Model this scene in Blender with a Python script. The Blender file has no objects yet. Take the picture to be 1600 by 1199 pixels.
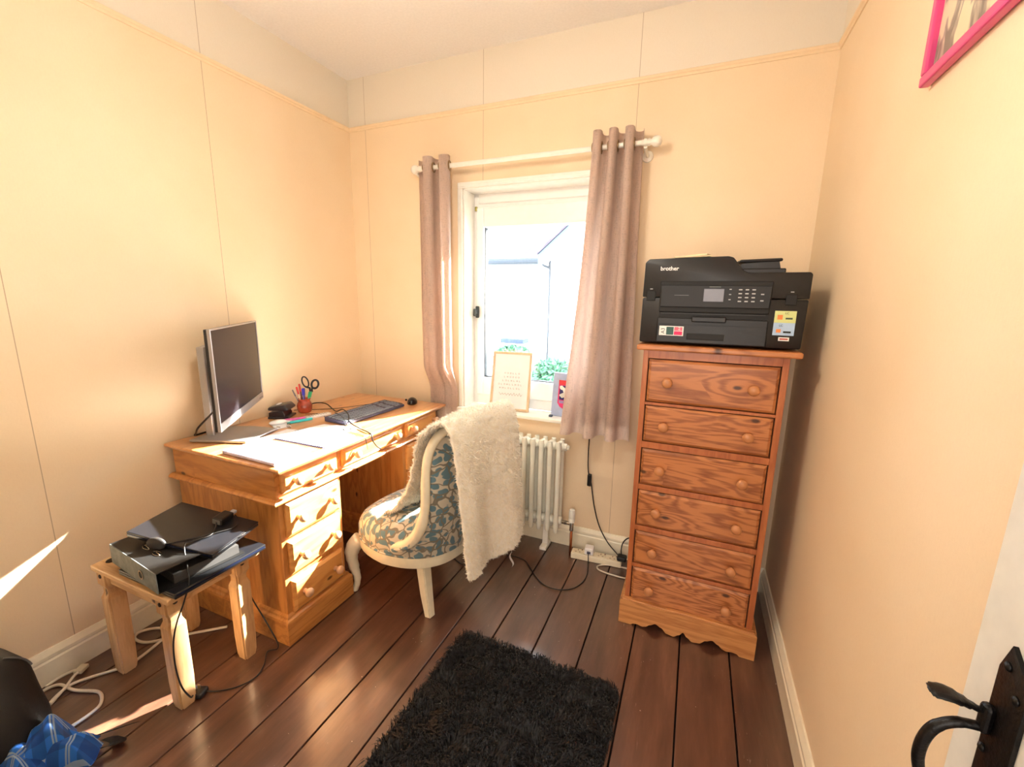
import bpy, bmesh, math, random
from mathutils import Vector, Matrix, noise
random.seed(7)
PI = math.pi
S = bpy.context.scene
COL = S.collection

# ---------------------------------------------------------------- camera, world, sun, exposure
W, HC, HR, HB = 2.458, 2.645, 2.385, 0.124
YR = -2.34                                   # rear wall
cam = bpy.data.cameras.new('camera'); cam_o = bpy.data.objects.new('camera', cam); COL.objects.link(cam_o)
cx, cy, cz, yaw, pitch, roll, fpx = 2.0414, -2.2255, 1.3893, 0.4002, 0.1938, 0.0182, 671.487
f = Vector((-math.sin(yaw)*math.cos(pitch), math.cos(yaw)*math.cos(pitch), -math.sin(pitch)))
r = f.cross(Vector((0, 0, 1))).normalized(); u = r.cross(f)
r2 = r*math.cos(roll) + u*math.sin(roll); u2 = -r*math.sin(roll) + u*math.cos(roll)
M = Matrix((r2, u2, -f)).transposed().to_4x4(); M.translation = (cx, cy, cz)
cam_o.matrix_world = M
cam.sensor_fit = 'HORIZONTAL'; cam.sensor_width = 36; cam.lens = 36*fpx/1600; cam.clip_start = .02
S.camera = cam_o
S.view_settings.view_transform = 'Standard'; S.view_settings.look = 'None'
S.view_settings.gamma = 1; S.view_settings.use_curve_mapping = False
S.view_settings.exposure = 1.08
S.cycles.sample_clamp_indirect = 60

wd = bpy.data.worlds.new('sky'); S.world = wd; wd.use_nodes = True
bg = wd.node_tree.nodes['Background']; bg.inputs[0].default_value = (.80, .90, 1, 1); bg.inputs[1].default_value = 8.2
sun = bpy.data.lights.new('sun', 'SUN'); sun.energy = 48; sun.angle = math.radians(1.2); sun.color = (1, .93, .82)
sun_o = bpy.data.objects.new('sun', sun); COL.objects.link(sun_o)
sun_o.rotation_euler = Vector((-1, -1.86, -1.31)).to_track_quat('-Z', 'Y').to_euler()
# added fill lamp behind the camera, shining in through the open doorway
hall = bpy.data.lights.new('landing_fill', 'AREA'); hall.shape = 'RECTANGLE'; hall.size = 1.3; hall.size_y = 1.6
hall.energy = 16; hall.color = (1, .93, .85)
hall_fill_o = bpy.data.objects.new('landing_fill', hall); COL.objects.link(hall_fill_o); hall_fill_o.location = (2.0, -3.7, 1.5)
hall_fill_o.rotation_euler = Vector((0, 1, -.05)).to_track_quat('-Z', 'Y').to_euler()

# ---------------------------------------------------------------- helpers
def wm(o):
    m = o.matrix_basis.copy() if False else Matrix.LocRotScale(o.location, o.rotation_euler, o.scale)
    return wm(o.parent) @ m if o.parent else m
def obj(name, bm, mat, parent=None, smooth=False, local=False, angle=None):
    """link a bmesh as one object. coordinates are world ones unless local"""
    if parent and not local: bm.transform(wm(parent).inverted())
    me = bpy.data.meshes.new(name); bmesh.ops.recalc_face_normals(bm, faces=bm.faces[:]) if not getattr(bm, '_keep', False) else None
    bm.to_mesh(me); bm.free()
    for m in (mat if isinstance(mat, (list, tuple)) else [mat]): me.materials.append(m)
    o = bpy.data.objects.new(name, me); COL.objects.link(o)
    if parent: o.parent = parent
    if smooth:
        me.shade_smooth()
        if angle: me.set_sharp_from_angle(angle=math.radians(angle))
    return o
def thing(name, label, cat, loc=(0, 0, 0), rz=0, group=None):
    o = bpy.data.objects.new(name, None); COL.objects.link(o); o.location = loc; o.rotation_euler = (0, 0, rz)
    o.empty_display_size = .05
    return tag(o, label, cat, group)
def tag(o, label, cat, group=None):
    o['label'] = label; o['category'] = cat
    if group: o['group'] = group
    return o
def struct(name, bm, mat, parent=None, **k):
    o = obj(name, bm, mat, parent, **k)
    if not parent: o['kind'] = 'structure'
    return o
def NB(): return bmesh.new()
def box(bm, a, b, bev=0, mi=0, seg=2, mat=None):
    a, b = Vector(a), Vector(b)
    t = bmesh.new(); bmesh.ops.create_cube(t, size=1)
    s = b - a
    bmesh.ops.scale(t, vec=s, verts=t.verts); bmesh.ops.translate(t, vec=(a+b)/2, verts=t.verts)
    if bev: bmesh.ops.bevel(t, geom=t.edges[:], offset=min(bev, min(abs(x) for x in s)*.49), segments=seg, profile=.5, affect='EDGES')
    for fc in t.faces: fc.material_index = mi
    if mat: t.transform(mat)
    merge(bm, t)
    return bm
def merge(bm, t):
    me = bpy.data.meshes.new('tmp'); t.to_mesh(me); t.free(); bm.from_mesh(me); bpy.data.meshes.remove(me)
def B(a, b, bev=0, **k): return box(NB(), a, b, bev, **k)
def smooth_path(pts, n=6, closed=False):
    P = [Vector(p) for p in pts]; out = []
    N = len(P)
    for i in range(N if closed else N-1):
        p0 = P[(i-1) % N] if closed or i > 0 else P[0]*2-P[1]
        p1 = P[i]; p2 = P[(i+1) % N]
        p3 = P[(i+2) % N] if closed or i+2 < N else P[-1]*2-P[-2]
        for k in range(n):
            t = k/n
            out.append(.5*((2*p1)+(p2-p0)*t+(2*p0-5*p1+4*p2-p3)*t*t+(3*p1-p0-3*p2+p3)*t**3))
    if not closed: out.append(P[-1])
    return out
def tube(bm, pts, rad, n=8, closed=False, cap=True, mi=0, flat=None, up=None):
    """rad: number or list; flat: (sx, sy) cross-section scale"""
    P = [Vector(p) for p in pts]; N = len(P)
    R = rad if isinstance(rad, (list, tuple)) else [rad]*N
    if len(R) != N: R = [R[0]+(R[-1]-R[0])*i/(N-1) for i in range(N)] if len(R) == 2 else [R[min(int(i*len(R)/N), len(R)-1)] for i in range(N)]
    def tan(i):
        a = P[(i-1) % N] if (closed or i > 0) else P[i]; b = P[(i+1) % N] if (closed or i < N-1) else P[i]
        return (b-a).normalized() if (b-a).length > 1e-9 else Vector((0, 0, 1))
    t0 = tan(0); nrm = Vector(up) if up else (Vector((0, 0, 1)) if abs(t0.z) < .9 else Vector((1, 0, 0)))
    rings = []
    for i in range(N):
        t = tan(i); nrm = (nrm - t*nrm.dot(t))
        if nrm.length < 1e-6: nrm = t.orthogonal()
        nrm.normalize(); bn = t.cross(nrm)
        sx, sy = flat or (1, 1)
        rings.append([bm.verts.new(P[i]+(nrm*math.cos(2*PI*k/n)*sx+bn*math.sin(2*PI*k/n)*sy)*R[i]) for k in range(n)])
    for i in range(N if closed else N-1):
        a, b = rings[i], rings[(i+1) % N]
        for k in range(n):
            fc = bm.faces.new((a[k], a[(k+1) % n], b[(k+1) % n], b[k])); fc.material_index = mi
    if cap and not closed:
        bm.faces.new(rings[0][::-1]).material_index = mi; bm.faces.new(rings[-1]).material_index = mi
    return bm
def cable(pts, rad, n=6, seg=8): return tube(NB(), smooth_path(pts, seg), rad, n)
def lathe(bm, prof, c=(0, 0, 0), ax='Z', n=24, mi=0, mat=None):
    """prof: (radius, height) pairs"""
    t = bmesh.new(); rings = []
    for rr, h in prof:
        if rr < 1e-6: rings.append([t.verts.new((0, 0, h))])
        else: rings.append([t.verts.new((rr*math.cos(2*PI*k/n), rr*math.sin(2*PI*k/n), h)) for k in range(n)])
    for a, b in zip(rings, rings[1:]):
        for k in range(n):
            v = [a[k % len(a)], a[(k+1) % len(a)], b[(k+1) % len(b)], b[k % len(b)]]
            v2 = []
            for q in v:
                if q not in v2: v2.append(q)
            if len(v2) > 2: t.faces.new(v2)
    for rg, rev in ((rings[0], True), (rings[-1], False)):
        if len(rg) > 2: t.faces.new(rg[::-1] if rev else rg)
    for fc in t.faces: fc.material_index = mi
    if ax == 'X': t.transform(Matrix.Rotation(PI/2, 4, 'Y'))
    if ax == '-Y': t.transform(Matrix.Rotation(PI/2, 4, 'X'))
    if mat: t.transform(mat)
    bmesh.ops.translate(t, vec=Vector(c), verts=t.verts)
    merge(bm, t); return bm
def prism(bm, pts, d, bev=0, mi=0, mat=None):
    """closed polygon pts (3D) extruded by vector d"""
    t = bmesh.new(); vs = [t.verts.new(p) for p in pts]; fc = t.faces.new(vs)
    e = bmesh.ops.extrude_face_region(t, geom=[fc])
    bmesh.ops.translate(t, vec=Vector(d), verts=[g for g in e['geom'] if isinstance(g, bmesh.types.BMVert)])
    bmesh.ops.recalc_face_normals(t, faces=t.faces[:])
    if bev: bmesh.ops.bevel(t, geom=t.edges[:], offset=bev, segments=2, profile=.5, affect='EDGES')
    for g in t.faces: g.material_index = mi
    if mat: t.transform(mat)
    merge(bm, t); return bm
def sweep(bm, prof, path, mi=0):
    """prof: list of (offset, z); path: list of (x, y, nx, ny) mitre directions - section placed at (x,y)+n*offset"""
    rings = [[bm.verts.new((x+nx*o, y+ny*o, z)) for o, z in prof] for x, y, nx, ny in path]
    m = len(prof)
    for a, b in zip(rings, rings[1:]):
        for k in range(m): bm.faces.new((a[k], a[(k+1) % m], b[(k+1) % m], b[k])).material_index = mi
    bm.faces.new(rings[0]); bm.faces.new(rings[-1][::-1])
    return bm
def grid(fn, nu, nv, bm=None, mi=0, closed_u=False):
    bm = bm or NB()
    V = [[bm.verts.new(fn(i/(nu if closed_u else nu-1), j/(nv-1))) for j in range(nv)] for i in range(nu)]
    for i in range(nu if closed_u else nu-1):
        for j in range(nv-1):
            bm.faces.new((V[i][j], V[(i+1) % nu][j], V[(i+1) % nu][j+1], V[i][j+1])).material_index = mi
    return bm
def thicken(bm, th):
    """second skin th behind every vertex, closed along the border"""
    bmesh.ops.recalc_face_normals(bm, faces=bm.faces[:]); bm.normal_update()
    vs = bm.verts[:]; fs = bm.faces[:]; be = [e for e in bm.edges if len(e.link_faces) == 1]
    b = {v: bm.verts.new(v.co-v.normal*th) for v in vs}
    for e in be:
        l_ = e.link_loops[0]; p, q = l_.vert, l_.link_loop_next.vert; bm.faces.new((q, p, b[p], b[q]))
    for f_ in fs: bm.faces.new([b[v] for v in reversed(f_.verts[:])])
    return bm
def text(name, body, size, mat, m4, parent, ext=.0004, align='LEFT', bold=0):
    c = bpy.data.curves.new(name, 'FONT'); c.body = body; c.size = size; c.extrude = ext; c.align_x = align; c.offset = bold
    o = bpy.data.objects.new(name, c)
    COL.objects.link(o)
    dg = bpy.context.evaluated_depsgraph_get(); me = bpy.data.meshes.new_from_object(o.evaluated_get(dg)); bpy.data.objects.remove(o)
    bm = NB(); bm.from_mesh(me); bpy.data.meshes.remove(me); bm.transform(m4)
    return obj(name, bm, mat, parent)

# ---------------------------------------------------------------- materials
def lin(c):
    c = [x/255 for x in c]; return tuple(x/12.92 if x <= .04045 else ((x+.055)/1.055)**2.4 for x in c) + (1,)
class NT:
    def __init__(s, name):
        s.m = bpy.data.materials.new(name); s.m.use_nodes = True; s.t = s.m.node_tree; s.b = s.t.nodes['Principled BSDF']
    def n(s, typ, **k):
        nd = s.t.nodes.new(typ)
        for a, b in k.items(): setattr(nd, a, b)
        return nd
    def l(s, a, b): s.t.links.new(a, b)
    def coord(s, scale=(1, 1, 1), rot=(0, 0, 0), kind='Object'):
        c = s.n('ShaderNodeTexCoord'); mp = s.n('ShaderNodeMapping'); mp.inputs['Scale'].default_value = scale; mp.inputs['Rotation'].default_value = rot
        s.l(c.outputs[kind], mp.inputs[0]); return mp.outputs[0]
    def noise(s, vec, scale, detail=3, rough=.5, dist=0):
        nd = s.n('ShaderNodeTexNoise'); nd.inputs['Scale'].default_value = scale; nd.inputs['Detail'].default_value = detail
        nd.inputs['Roughness'].default_value = rough; nd.inputs['Distortion'].default_value = dist; s.l(vec, nd.inputs['Vector']); return nd.outputs['Fac']
    def ramp(s, fac, stops):
        nd = s.n('ShaderNodeValToRGB'); cr = nd.color_ramp
        while len(cr.elements) < len(stops): cr.elements.new(.5)
        for e, (p, c) in zip(cr.elements, stops): e.position = p; e.color = c if len(c) == 4 else (*c, 1)
        s.l(fac, nd.inputs[0]); return nd.outputs[0]
    def mix(s, fac, a, b, mode='MIX'):
        nd = s.n('ShaderNodeMix', data_type='RGBA', blend_type=mode)
        for v, i in ((fac, 0), (a, 6), (b, 7)):
            if hasattr(v, 'links'): s.l(v, nd.inputs[i])
            else: nd.inputs[i].default_value = v
        return nd.outputs[2]
    def math(s, op, a, b=0, c=None):
        nd = s.n('ShaderNodeMath', operation=op)
        for i, v in enumerate((a, b) if c is None else (a, b, c)):
            if hasattr(v, 'links'): s.l(v, nd.inputs[i])
            else: nd.inputs[i].default_value = v
        return nd.outputs[0]
    def bump(s, h, strength=.3, dist=.002):
        nd = s.n('ShaderNodeBump'); nd.inputs['Strength'].default_value = strength; nd.inputs['Distance'].default_value = dist
        s.l(h, nd.inputs['Height']); s.l(nd.outputs[0], s.b.inputs['Normal'])
    def col(s, c):
        if hasattr(c, 'links'): s.l(c, s.b.inputs['Base Color'])
        else: s.b.inputs['Base Color'].default_value = c
    def set(s, **k):
        for a, v in k.items(): s.b.inputs[a.replace('_', ' ')].default_value = v
def plain(name, rgb, rough=.5, metal=0, var=.06, scale=30, bump=0, coat=0, spec=None, **k):
    t = NT(name); v = t.coord(); c = lin(rgb)
    nz = t.noise(v, scale, 3)
    dk = tuple(x*(1-var*2) for x in c[:3])+(1,); lt = tuple(min(1, x*(1+var)) for x in c[:3])+(1,)
    t.col(t.ramp(nz, [(.3, dk), (.7, lt)])); t.set(Roughness=rough, Metallic=metal)
    if coat: t.set(Coat_Weight=coat)
    if bump: t.bump(nz, bump)
    for a, vv in k.items(): t.b.inputs[a.replace('_', ' ')].default_value = vv
    return t.m
def pine(name, light, dark, grain, seed=0, knots=1, rough=.35, coat=.4, axis='Y', knotcol=(60, 30, 14), flat=None, kscale=6.5, coat_r=.2, coat_ior=1.6, ramp_=.17):
    """grain runs along axis"""
    t = NT(name)
    sc = {'X': (.12, 1, 1), 'Y': (1, .12, 1), 'Z': (1, 1, .12)}[axis]
    v = t.coord(tuple(a*1.0 for a in sc)); 
    mp = t.n('ShaderNodeVectorMath', operation='ADD'); t.l(v, mp.inputs[0]); mp.inputs[1].default_value = (seed*1.7, seed*.9, seed*2.3)
    v = mp.outputs[0]
    base = t.noise(v, 7, 4, .55, .4)
    if flat is None: flat = {'X': 'Y', 'Y': 'X', 'Z': 'Y'}[axis]
    kc = [.5 if a == axis else 1 for a in 'XYZ']; uvw = [i for i, a in enumerate('XYZ') if a != flat]
    k0 = t.coord(tuple(kc)); ks = t.n('ShaderNodeSeparateXYZ'); kb_ = t.n('ShaderNodeCombineXYZ'); t.l(k0, ks.inputs[0]); t.l(ks.outputs[uvw[0]], kb_.inputs[0]); t.l(ks.outputs[uvw[1]], kb_.inputs[1]); kv = kb_.outputs[0]; off = t.n('ShaderNodeVectorMath', operation='ADD'); t.l(kv, off.inputs[0]); off.inputs[1].default_value = (seed*.37, seed*.21, seed*.53)
    vo = t.n('ShaderNodeTexVoronoi', voronoi_dimensions='2D'); vo.inputs['Scale'].default_value = kscale; t.l(off.outputs[0], vo.inputs['Vector'])
    sel = t.n('ShaderNodeSeparateColor'); t.l(vo.outputs['Color'], sel.inputs[0]); on = t.math('GREATER_THAN', sel.outputs[0], .45)
    swirl = t.math('MULTIPLY', t.ramp(vo.outputs['Distance'], [(0, (1, 1, 1)), (.42, (0, 0, 0))]), t.math('MULTIPLY', on, .16*knots))
    ring = t.math('SINE', t.math('MULTIPLY', t.math('ADD', base, swirl), grain*6.283))
    fine = t.noise(v, 160, 2, .6)
    fac = t.math('ADD', t.math('MULTIPLY', ring, ramp_), t.math('MULTIPLY', t.math('ADD', fine, -.5), .5))
    fac = t.math('ADD', fac, .5)
    c = t.ramp(fac, [(.12, lin(dark)), (.62, lin(light)), (1, lin(light))])
    if knots:
        k1 = t.ramp(vo.outputs['Distance'], [(.03, (1, 1, 1)), (.06, (0, 0, 0))])
        c = t.mix(t.math('MULTIPLY', t.math('MULTIPLY', k1, on), .9*knots), c, lin(knotcol))
    t.col(c); t.set(Roughness=rough, Coat_Weight=coat, Coat_Roughness=coat_r, Coat_IOR=coat_ior)
    t.bump(fac, .12, .001)
    return t.m

PEACH, CREAM = (247, 216, 172), (238, 229, 214)
def wall_mat(name, seams, ax):
    t = NT(name); v = t.coord(); sp = t.n('ShaderNodeSeparateXYZ'); t.l(v, sp.inputs[0])
    nz = t.noise(v, 3, 3)
    tex = t.noise(t.coord((1, 1, .25)), 260, 3, .7); tex2 = t.noise(t.coord((1, 1, 4)), 120, 3, .7)
    tx = t.math('MULTIPLY', tex, tex2)
    pe = t.ramp(nz, [(.3, lin((242, 218, 184))), (.7, lin((246, 224, 192)))])
    up = t.math('GREATER_THAN', sp.outputs[2], HR-.004)
    c = t.mix(up, pe, lin(CREAM))
    c = t.mix(t.math('MULTIPLY', t.math('SUBTRACT', .3, tx), .35), c, lin((190, 150, 105)))
    co = sp.outputs[1] if ax == 'Y' else sp.outputs[0]
    for s_ in seams:
        ln = t.math('LESS_THAN', t.math('ABSOLUTE', t.math('SUBTRACT', co, s_)), .0013)
        c = t.mix(t.math('MULTIPLY', ln, .55), c, lin((140, 105, 70)))
    t.col(c); t.set(Roughness=.62); t.bump(tx, .25, .0015)
    return t.m
M_WL = wall_mat('wallpaper_left', [-.86, -1.572], 'Y'); M_WB = wall_mat('wallpaper_back', [.122, .908, 1.70], 'X')
M_WR = wall_mat('wallpaper_right', [], 'Y')
M_CEIL = plain('ceiling_paint', (242, 238, 234), .8, bump=.03, scale=90, var=.02)
M_SKIRT = plain('skirting_gloss', (244, 236, 214), .35, coat=.3, var=.02)
M_WHITE = plain('white_gloss', (248, 246, 238), .3, coat=.4, var=.02)
M_PIC = plain('picture_rail_paint', (244, 220, 184), .5, var=.02)
def floor_mat():
    t = NT('floor_paint'); v = t.coord((1, .16, 1)); nz = t.noise(v, 14, 5, .6)
    c = t.ramp(nz, [(.25, lin((58, 35, 27))), (.55, lin((94, 61, 47))), (.8, lin((122, 84, 64)))])
    sc = t.noise(t.coord((1, .09, 1), (0, 0, .25)), 130, 3, .75, .6)
    big = t.noise(t.coord(), 5, 3)
    m1 = t.math('MULTIPLY', t.ramp(sc, [(.66, (0, 0, 0)), (.72, (1, 1, 1))]), t.ramp(big, [(.45, (0, 0, 0)), (.65, (1, 1, 1))]))
    c = t.mix(t.math('MULTIPLY', m1, .55), c, lin((165, 140, 120)))
    sp = t.noise(t.coord(), 95, 2, .5); m2 = t.ramp(sp, [(.765, (0, 0, 0)), (.78, (1, 1, 1))])
    c = t.mix(m2, c, lin((190, 170, 150)))
    t.col(c)
    rr = t.ramp(t.noise(t.coord((1, .3, 1)), 22, 4), [(.3, (.30, .30, .30)), (.7, (.48, .48, .48))]); t.l(rr, t.b.inputs['Roughness'])
    t.set(Coat_Weight=1, Coat_Roughness=.2, Coat_IOR=1.8)
    t.bump(t.math('ADD', nz, t.math('MULTIPLY', t.noise(v, 70, 3), .5)), .45, .003)
    return t.m
M_FLOOR = floor_mat()
M_VOID = plain('board_gap', (12, 8, 6), .9)

# ---------------------------------------------------------------- room shell
lines = [-.06, .13, .307, .49, .66, .84, 1.025, 1.2, 1.377, 1.554, 1.735, 1.916, 2.098, 2.283, 2.53]
bm = NB()
for a, b in zip(lines, lines[1:]):
    box(bm, (a+.0028, -4.2, -.03), (b-.0028, .02, random.uniform(-.0012, 0)), .0018, mi=0)
box(bm, (-.06, -4.2, -.06), (2.53, .02, -.02), 0, mi=1)
struct('floor', bm, [M_FLOOR, M_VOID])
struct('wall_left', B((-.1, YR-.02, -.06), (0, .0, HC+.05)), M_WL)
# back wall with window opening and splay
OX0, OX1, OZ0, OZ1 = .785, 1.545, .745, 1.985
bm = NB(); WT = .26
box(bm, (-.1, 0, -.06), (OX0, WT, HC+.05)); box(bm, (OX1, 0, -.06), (W+.1, WT, HC+.05))
box(bm, (OX0, 0, -.06), (OX1, WT, OZ0-.02)); box(bm, (OX0, 0, OZ1), (OX1, WT, HC+.05))
struct('wall_back', bm, M_WB)
struct('wall_right', B((W, YR-.02, -.06), (W+.1, 0, HC+.05)), M_WR)
# rear wall with doorway (behind the camera)
bm = NB(); DX0, DX1 = 1.62, 2.43
box(bm, (-.1, YR-.1, -.06), (DX0, YR, HC+.05)); box(bm, (DX1, YR-.1, -.06), (W+.1, YR, HC+.05)); box(bm, (DX0, YR-.1, 2.02), (DX1, YR, HC+.05))
struct('wall_front', bm, M_WB)
struct('ceiling', B((-.1, -4.2, HC), (W+.6, 0, HC+.05)), M_CEIL)
# unseen landing shell behind the doorway, added to keep sky light out
bm = NB(); box(bm, (.9, -4.25, -.06), (1.0, YR-.1, HC)); box(bm, (3.0, -4.25, -.06), (3.1, YR-.1, HC)); box(bm, (.9, -4.3, -.06), (3.1, -4.2, HC)); box(bm, (W+.1, YR-.11, -.06), (3.0, YR-.1, HC)); box(bm, (2.53, -4.2, -.06), (3.0, YR-.1, 0))
struct('wall_sky_block', bm, M_CEIL)
# skirting boards
pr = [(0, 0), (.018, 0), (.018, .082), (.013, .088), (.016, .094), (.016, .104), (.009, .118), (.006, HB), (0, HB)]
struct('baseboard_left', sweep(NB(), pr, [(0, YR, 1, 0), (0, 0, 1, -1)]), M_SKIRT)
struct('baseboard_back', sweep(NB(), pr, [(0, 0, 1, -1), (W, 0, -1, -1)]), M_SKIRT)
struct('baseboard_right', sweep(NB(), pr, [(W, 0, -1, -1), (W, YR, -1, 0)]), M_SKIRT)
pr = [(0, HR-.024), (.005, HR-.024), (.007, HR-.016), (.012, HR-.012), (.013, HR-.003), (.009, HR), (0, HR)]
struct('trim_1', sweep(NB(), pr, [(0, YR, 1, 0), (0, 0, 1, -1)]), M_PIC)
struct('trim_2', sweep(NB(), pr, [(0, 0, 1, -1), (W, 0, -1, -1)]), M_PIC)
struct('trim_3', sweep(NB(), pr, [(W, 0, -1, -1), (W, YR, -1, 0)]), M_PIC)

# ---------------------------------------------------------------- window
win = thing('window_1', 'white casement window', 'window', ((OX0+OX1)/2, .1, OZ0)); del win['category']; del win['label']; win['kind'] = 'structure'
def wpart(n, bm, m, **k): return obj(n, bm, m, win, **k)
GX0, GX1, GZ0, GZ1, GY = .858, 1.458, .915, 1.818, .15
M_UPVC = plain('window_white', (248, 248, 246), .3, var=.01)
bm = NB()      # lining of the reveal
for a, b in (((OX0-.001, 0, OZ0), (OX0+.008, .12, OZ1)), ((OX1-.008, 0, OZ0), (OX1+.001, .12, OZ1)), ((OX0, 0, OZ1-.008), (OX1, .12, OZ1+.001))): box(bm, a, b)
wpart('window_reveal', bm, M_WHITE)
bm = NB()      # bead round the opening
for a, b in (((OX0-.03, -.012, OZ1), (OX1+.03, 0, OZ1+.03)), ((OX0-.03, -.012, OZ0), (OX0, 0, OZ1)), ((OX1, -.012, OZ0), (OX1+.03, 0, OZ1))): box(bm, a, b, .004)
for a, b in (((OX0-.02, -.018, OZ1+.006), (OX1+.02, -.01, OZ1+.016)),): box(bm, a, b, .003)
wpart('window_trim', bm, M_WHITE)
def ring(bm, x0, x1, z0, z1, w, y0, y1, bev=.004, t=None):
    t = t or w
    box(bm, (x0, y0, z0), (x0+w, y1, z1), bev); box(bm, (x1-w, y0, z0), (x1, y1, z1), bev)
    box(bm, (x0+w, y0, z0), (x1-w, y1, z0+t), bev); box(bm, (x0+w, y0, z1-t), (x1-w, y1, z1), bev); return bm
bm = ring(NB(), OX0, OX1, OZ0, OZ1, .034, .12, .2, t=.066); box(bm, (OX0+.03, .12, OZ1-.09), (OX1-.03, .2, OZ1-.06)); wpart('window_frame', bm, M_UPVC)
sash = wpart('window_sash', ring(NB(), OX0+.028, OX1-.028, GZ0-.11, GZ1+.085, .045, .108, .17, .006, .11), M_UPVC)
obj('window_gasket', ring(NB(), GX0, GX1, GZ0, GZ1, .004, .128, .16, 0), plain('black_gasket', (25, 28, 30), .6), sash)
gl = NT('window_glass'); gl.t.nodes.remove(gl.b); g1 = gl.n('ShaderNodeBsdfTransparent'); g2 = gl.n('ShaderNodeBsdfGlossy'); g2.inputs['Roughness'].default_value = .02
fr = gl.n('ShaderNodeFresnel'); fr.inputs['IOR'].default_value = 1.35; mx = gl.n('ShaderNodeMixShader'); gl.l(fr.outputs[0], mx.inputs[0]); gl.l(g1.outputs[0], mx.inputs[1]); gl.l(g2.outputs[0], mx.inputs[2])
g1.inputs[0].default_value = (.97, .985, .98, 1); gl.l(mx.outputs[0], gl.t.nodes['Material Output'].inputs[0])
obj('window_pane', B((GX0, .143, GZ0), (GX1, .147, GZ1)), gl.m, sash)
M_HND = plain('window_handle_grey', (70, 74, 72), .35, metal=.6)
bm = B((.812, .094, 1.275), (.834, .108, 1.345), .005); box(bm, (.817, .07, 1.30), (.829, .1, 1.32), .003); box(bm, (.814, .06, 1.285), (.832, .074, 1.33), .006)
wpart('window_handle', bm, M_HND)
wpart('window_stay', B((.80, .108, 1.885), (.815, .118, 1.91), .003), plain('brass_stay', (150, 140, 80), .3, metal=.8))
wpart('window_ledge', B((OX0-.035, -.035, OZ0-.022), (OX1+.04, .122, OZ0), .006), M_WHITE)

# ---------------------------------------------------------------- door (open against the right wall)
dr = thing('door_1', '', '', (2.43, -2.33, 0)); del dr['category']; del dr['label']; dr['kind'] = 'structure'
M_DOOR = plain('door_paint', (224, 222, 214), .4, var=.03, bump=.05)
M_IRON = plain('black_iron', (12, 9, 10), .4, metal=.35, bump=.5, scale=180, var=.4)
bm = NB(); DXF = 2.408
for k in range(4):
    y0 = -2.32+k*.193; box(bm, (DXF, y0, .01), (DXF+.032, y0+.192, 1.96), .003)
obj('door_panel', bm, M_DOOR, dr)
bm = NB()
zt, zb = 1.016, .80; py0, py1 = -1.652, -1.604
prism(bm, [(DXF, py0, zb+.02), (DXF, (py0+py1)/2, zb), (DXF, py1, zb+.02), (DXF, py1, zt-.035), (DXF, (py0+py1)/2+.012, zt), (DXF, py0, zt-.03)], (-.005, 0, 0), .0006)
lp = obj('latch_plate', bm, M_IRON, dr, smooth=True, angle=40)
for y, z in ((-1.618, .99), (-1.612, .872), (-1.64, .965), (-1.63, .82)):
    bm = lathe(NB(), [(.0055, 0), (.005, .002), (.002, .0038), (0, .004)], ax='X'); bm.transform(Matrix.Translation((DXF-.005, y, z)) @ Matrix.Rotation(PI, 4, 'Z')); obj('screw', bm, M_IRON, lp, smooth=True)
# thumb lever: a leaf-shaped press
pth = [(DXF, -1.612, .918), (2.392, -1.611, .921), (2.378, -1.61, .925), (2.362, -1.61, .929), (2.349, -1.61, .928), (2.345, -1.61, .927)]
bm = tube(NB(), smooth_path(pth, 5), [.0055, .006, .0075, .0105, .013, .0135, .0125, .01, .004], 12, flat=(.3, 1), up=(0, 0, 1))
obj('thumb_latch', bm, M_IRON, dr, smooth=True)
bm = NB(); box(bm, (2.393, -1.620, .893), (DXF-.003, -1.605, .932), .006, seg=3); obj('latch_boss', bm, M_IRON, dr)
pth = [(DXF-.003, -1.612, .897), (2.395, -1.612, .8985), (2.375, -1.612, .895), (2.358, -1.612, .880), (2.350, -1.612, .855), (2.350, -1.612, .825), (2.360, -1.612, .80), (2.385, -1.612, .785), (DXF-.003, -1.612, .782)]
obj('door_handle', tube(NB(), smooth_path(pth, 6), [.0048, .0055, .0062, .0066, .0066, .0066, .0062, .0055, .0048], 12), M_IRON, dr, smooth=True)

# ---------------------------------------------------------------- outside
ext = plain('white_render_wall', (250, 250, 248), .9, bump=.2)
hs = thing('neighbouring_house', 'white rendered house with tiled eaves and downpipe outside the window', 'house', (.2, 5.2, -3))
bm = NB(); box(bm, (-6, 5.2, -3), (-.42, 5.5, 2.12)); obj('wall', bm, ext, hs)
M_TILE = plain('roof_tile', (66, 58, 74), .8, var=.2, scale=8)
def rt(uu, vv): x = -6+uu*5.5; return (x, 4.93+vv*2.5, 2.12+vv*1.0+.045*abs(math.sin(x*11)))
bm = grid(rt, 240, 6); bmesh.ops.solidify(bm, geom=bm.faces[:], thickness=.05); obj('roof', bm, M_TILE, hs)
bm = NB(); tube(bm, [(-6, 4.90, 2.03), (-.46, 4.90, 2.03)], .055, 10); obj('gutter', bm, plain('gutter_grey', (26, 34, 44), .5), hs)
bm = tube(NB(), smooth_path([(-.50, 4.90, 2.02), (-.44, 4.95, 1.96), (-.37, 5.0, 1.92), (-.35, 5.02, 1.8), (-.35, 5.02, -1), (-.35, 5.02, -3)], 5), .022, 8)
obj('downpipe', bm, plain('downpipe_grey', (30, 36, 46), .5), hs)
gb = thing('gabled_outbuilding', 'pale gabled house end with light blue bargeboard outside the window', 'house', (2.5, 5.3, -3))
bm = prism(NB(), [(-.24, 4.72, -3), (6, 4.72, -3), (6, 4.72, 4.0), (2.6, 4.72, 4.4), (-.24, 4.72, 2.16)], (0, .3, 0)); obj('gable_wall', bm, ext, gb)
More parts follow.
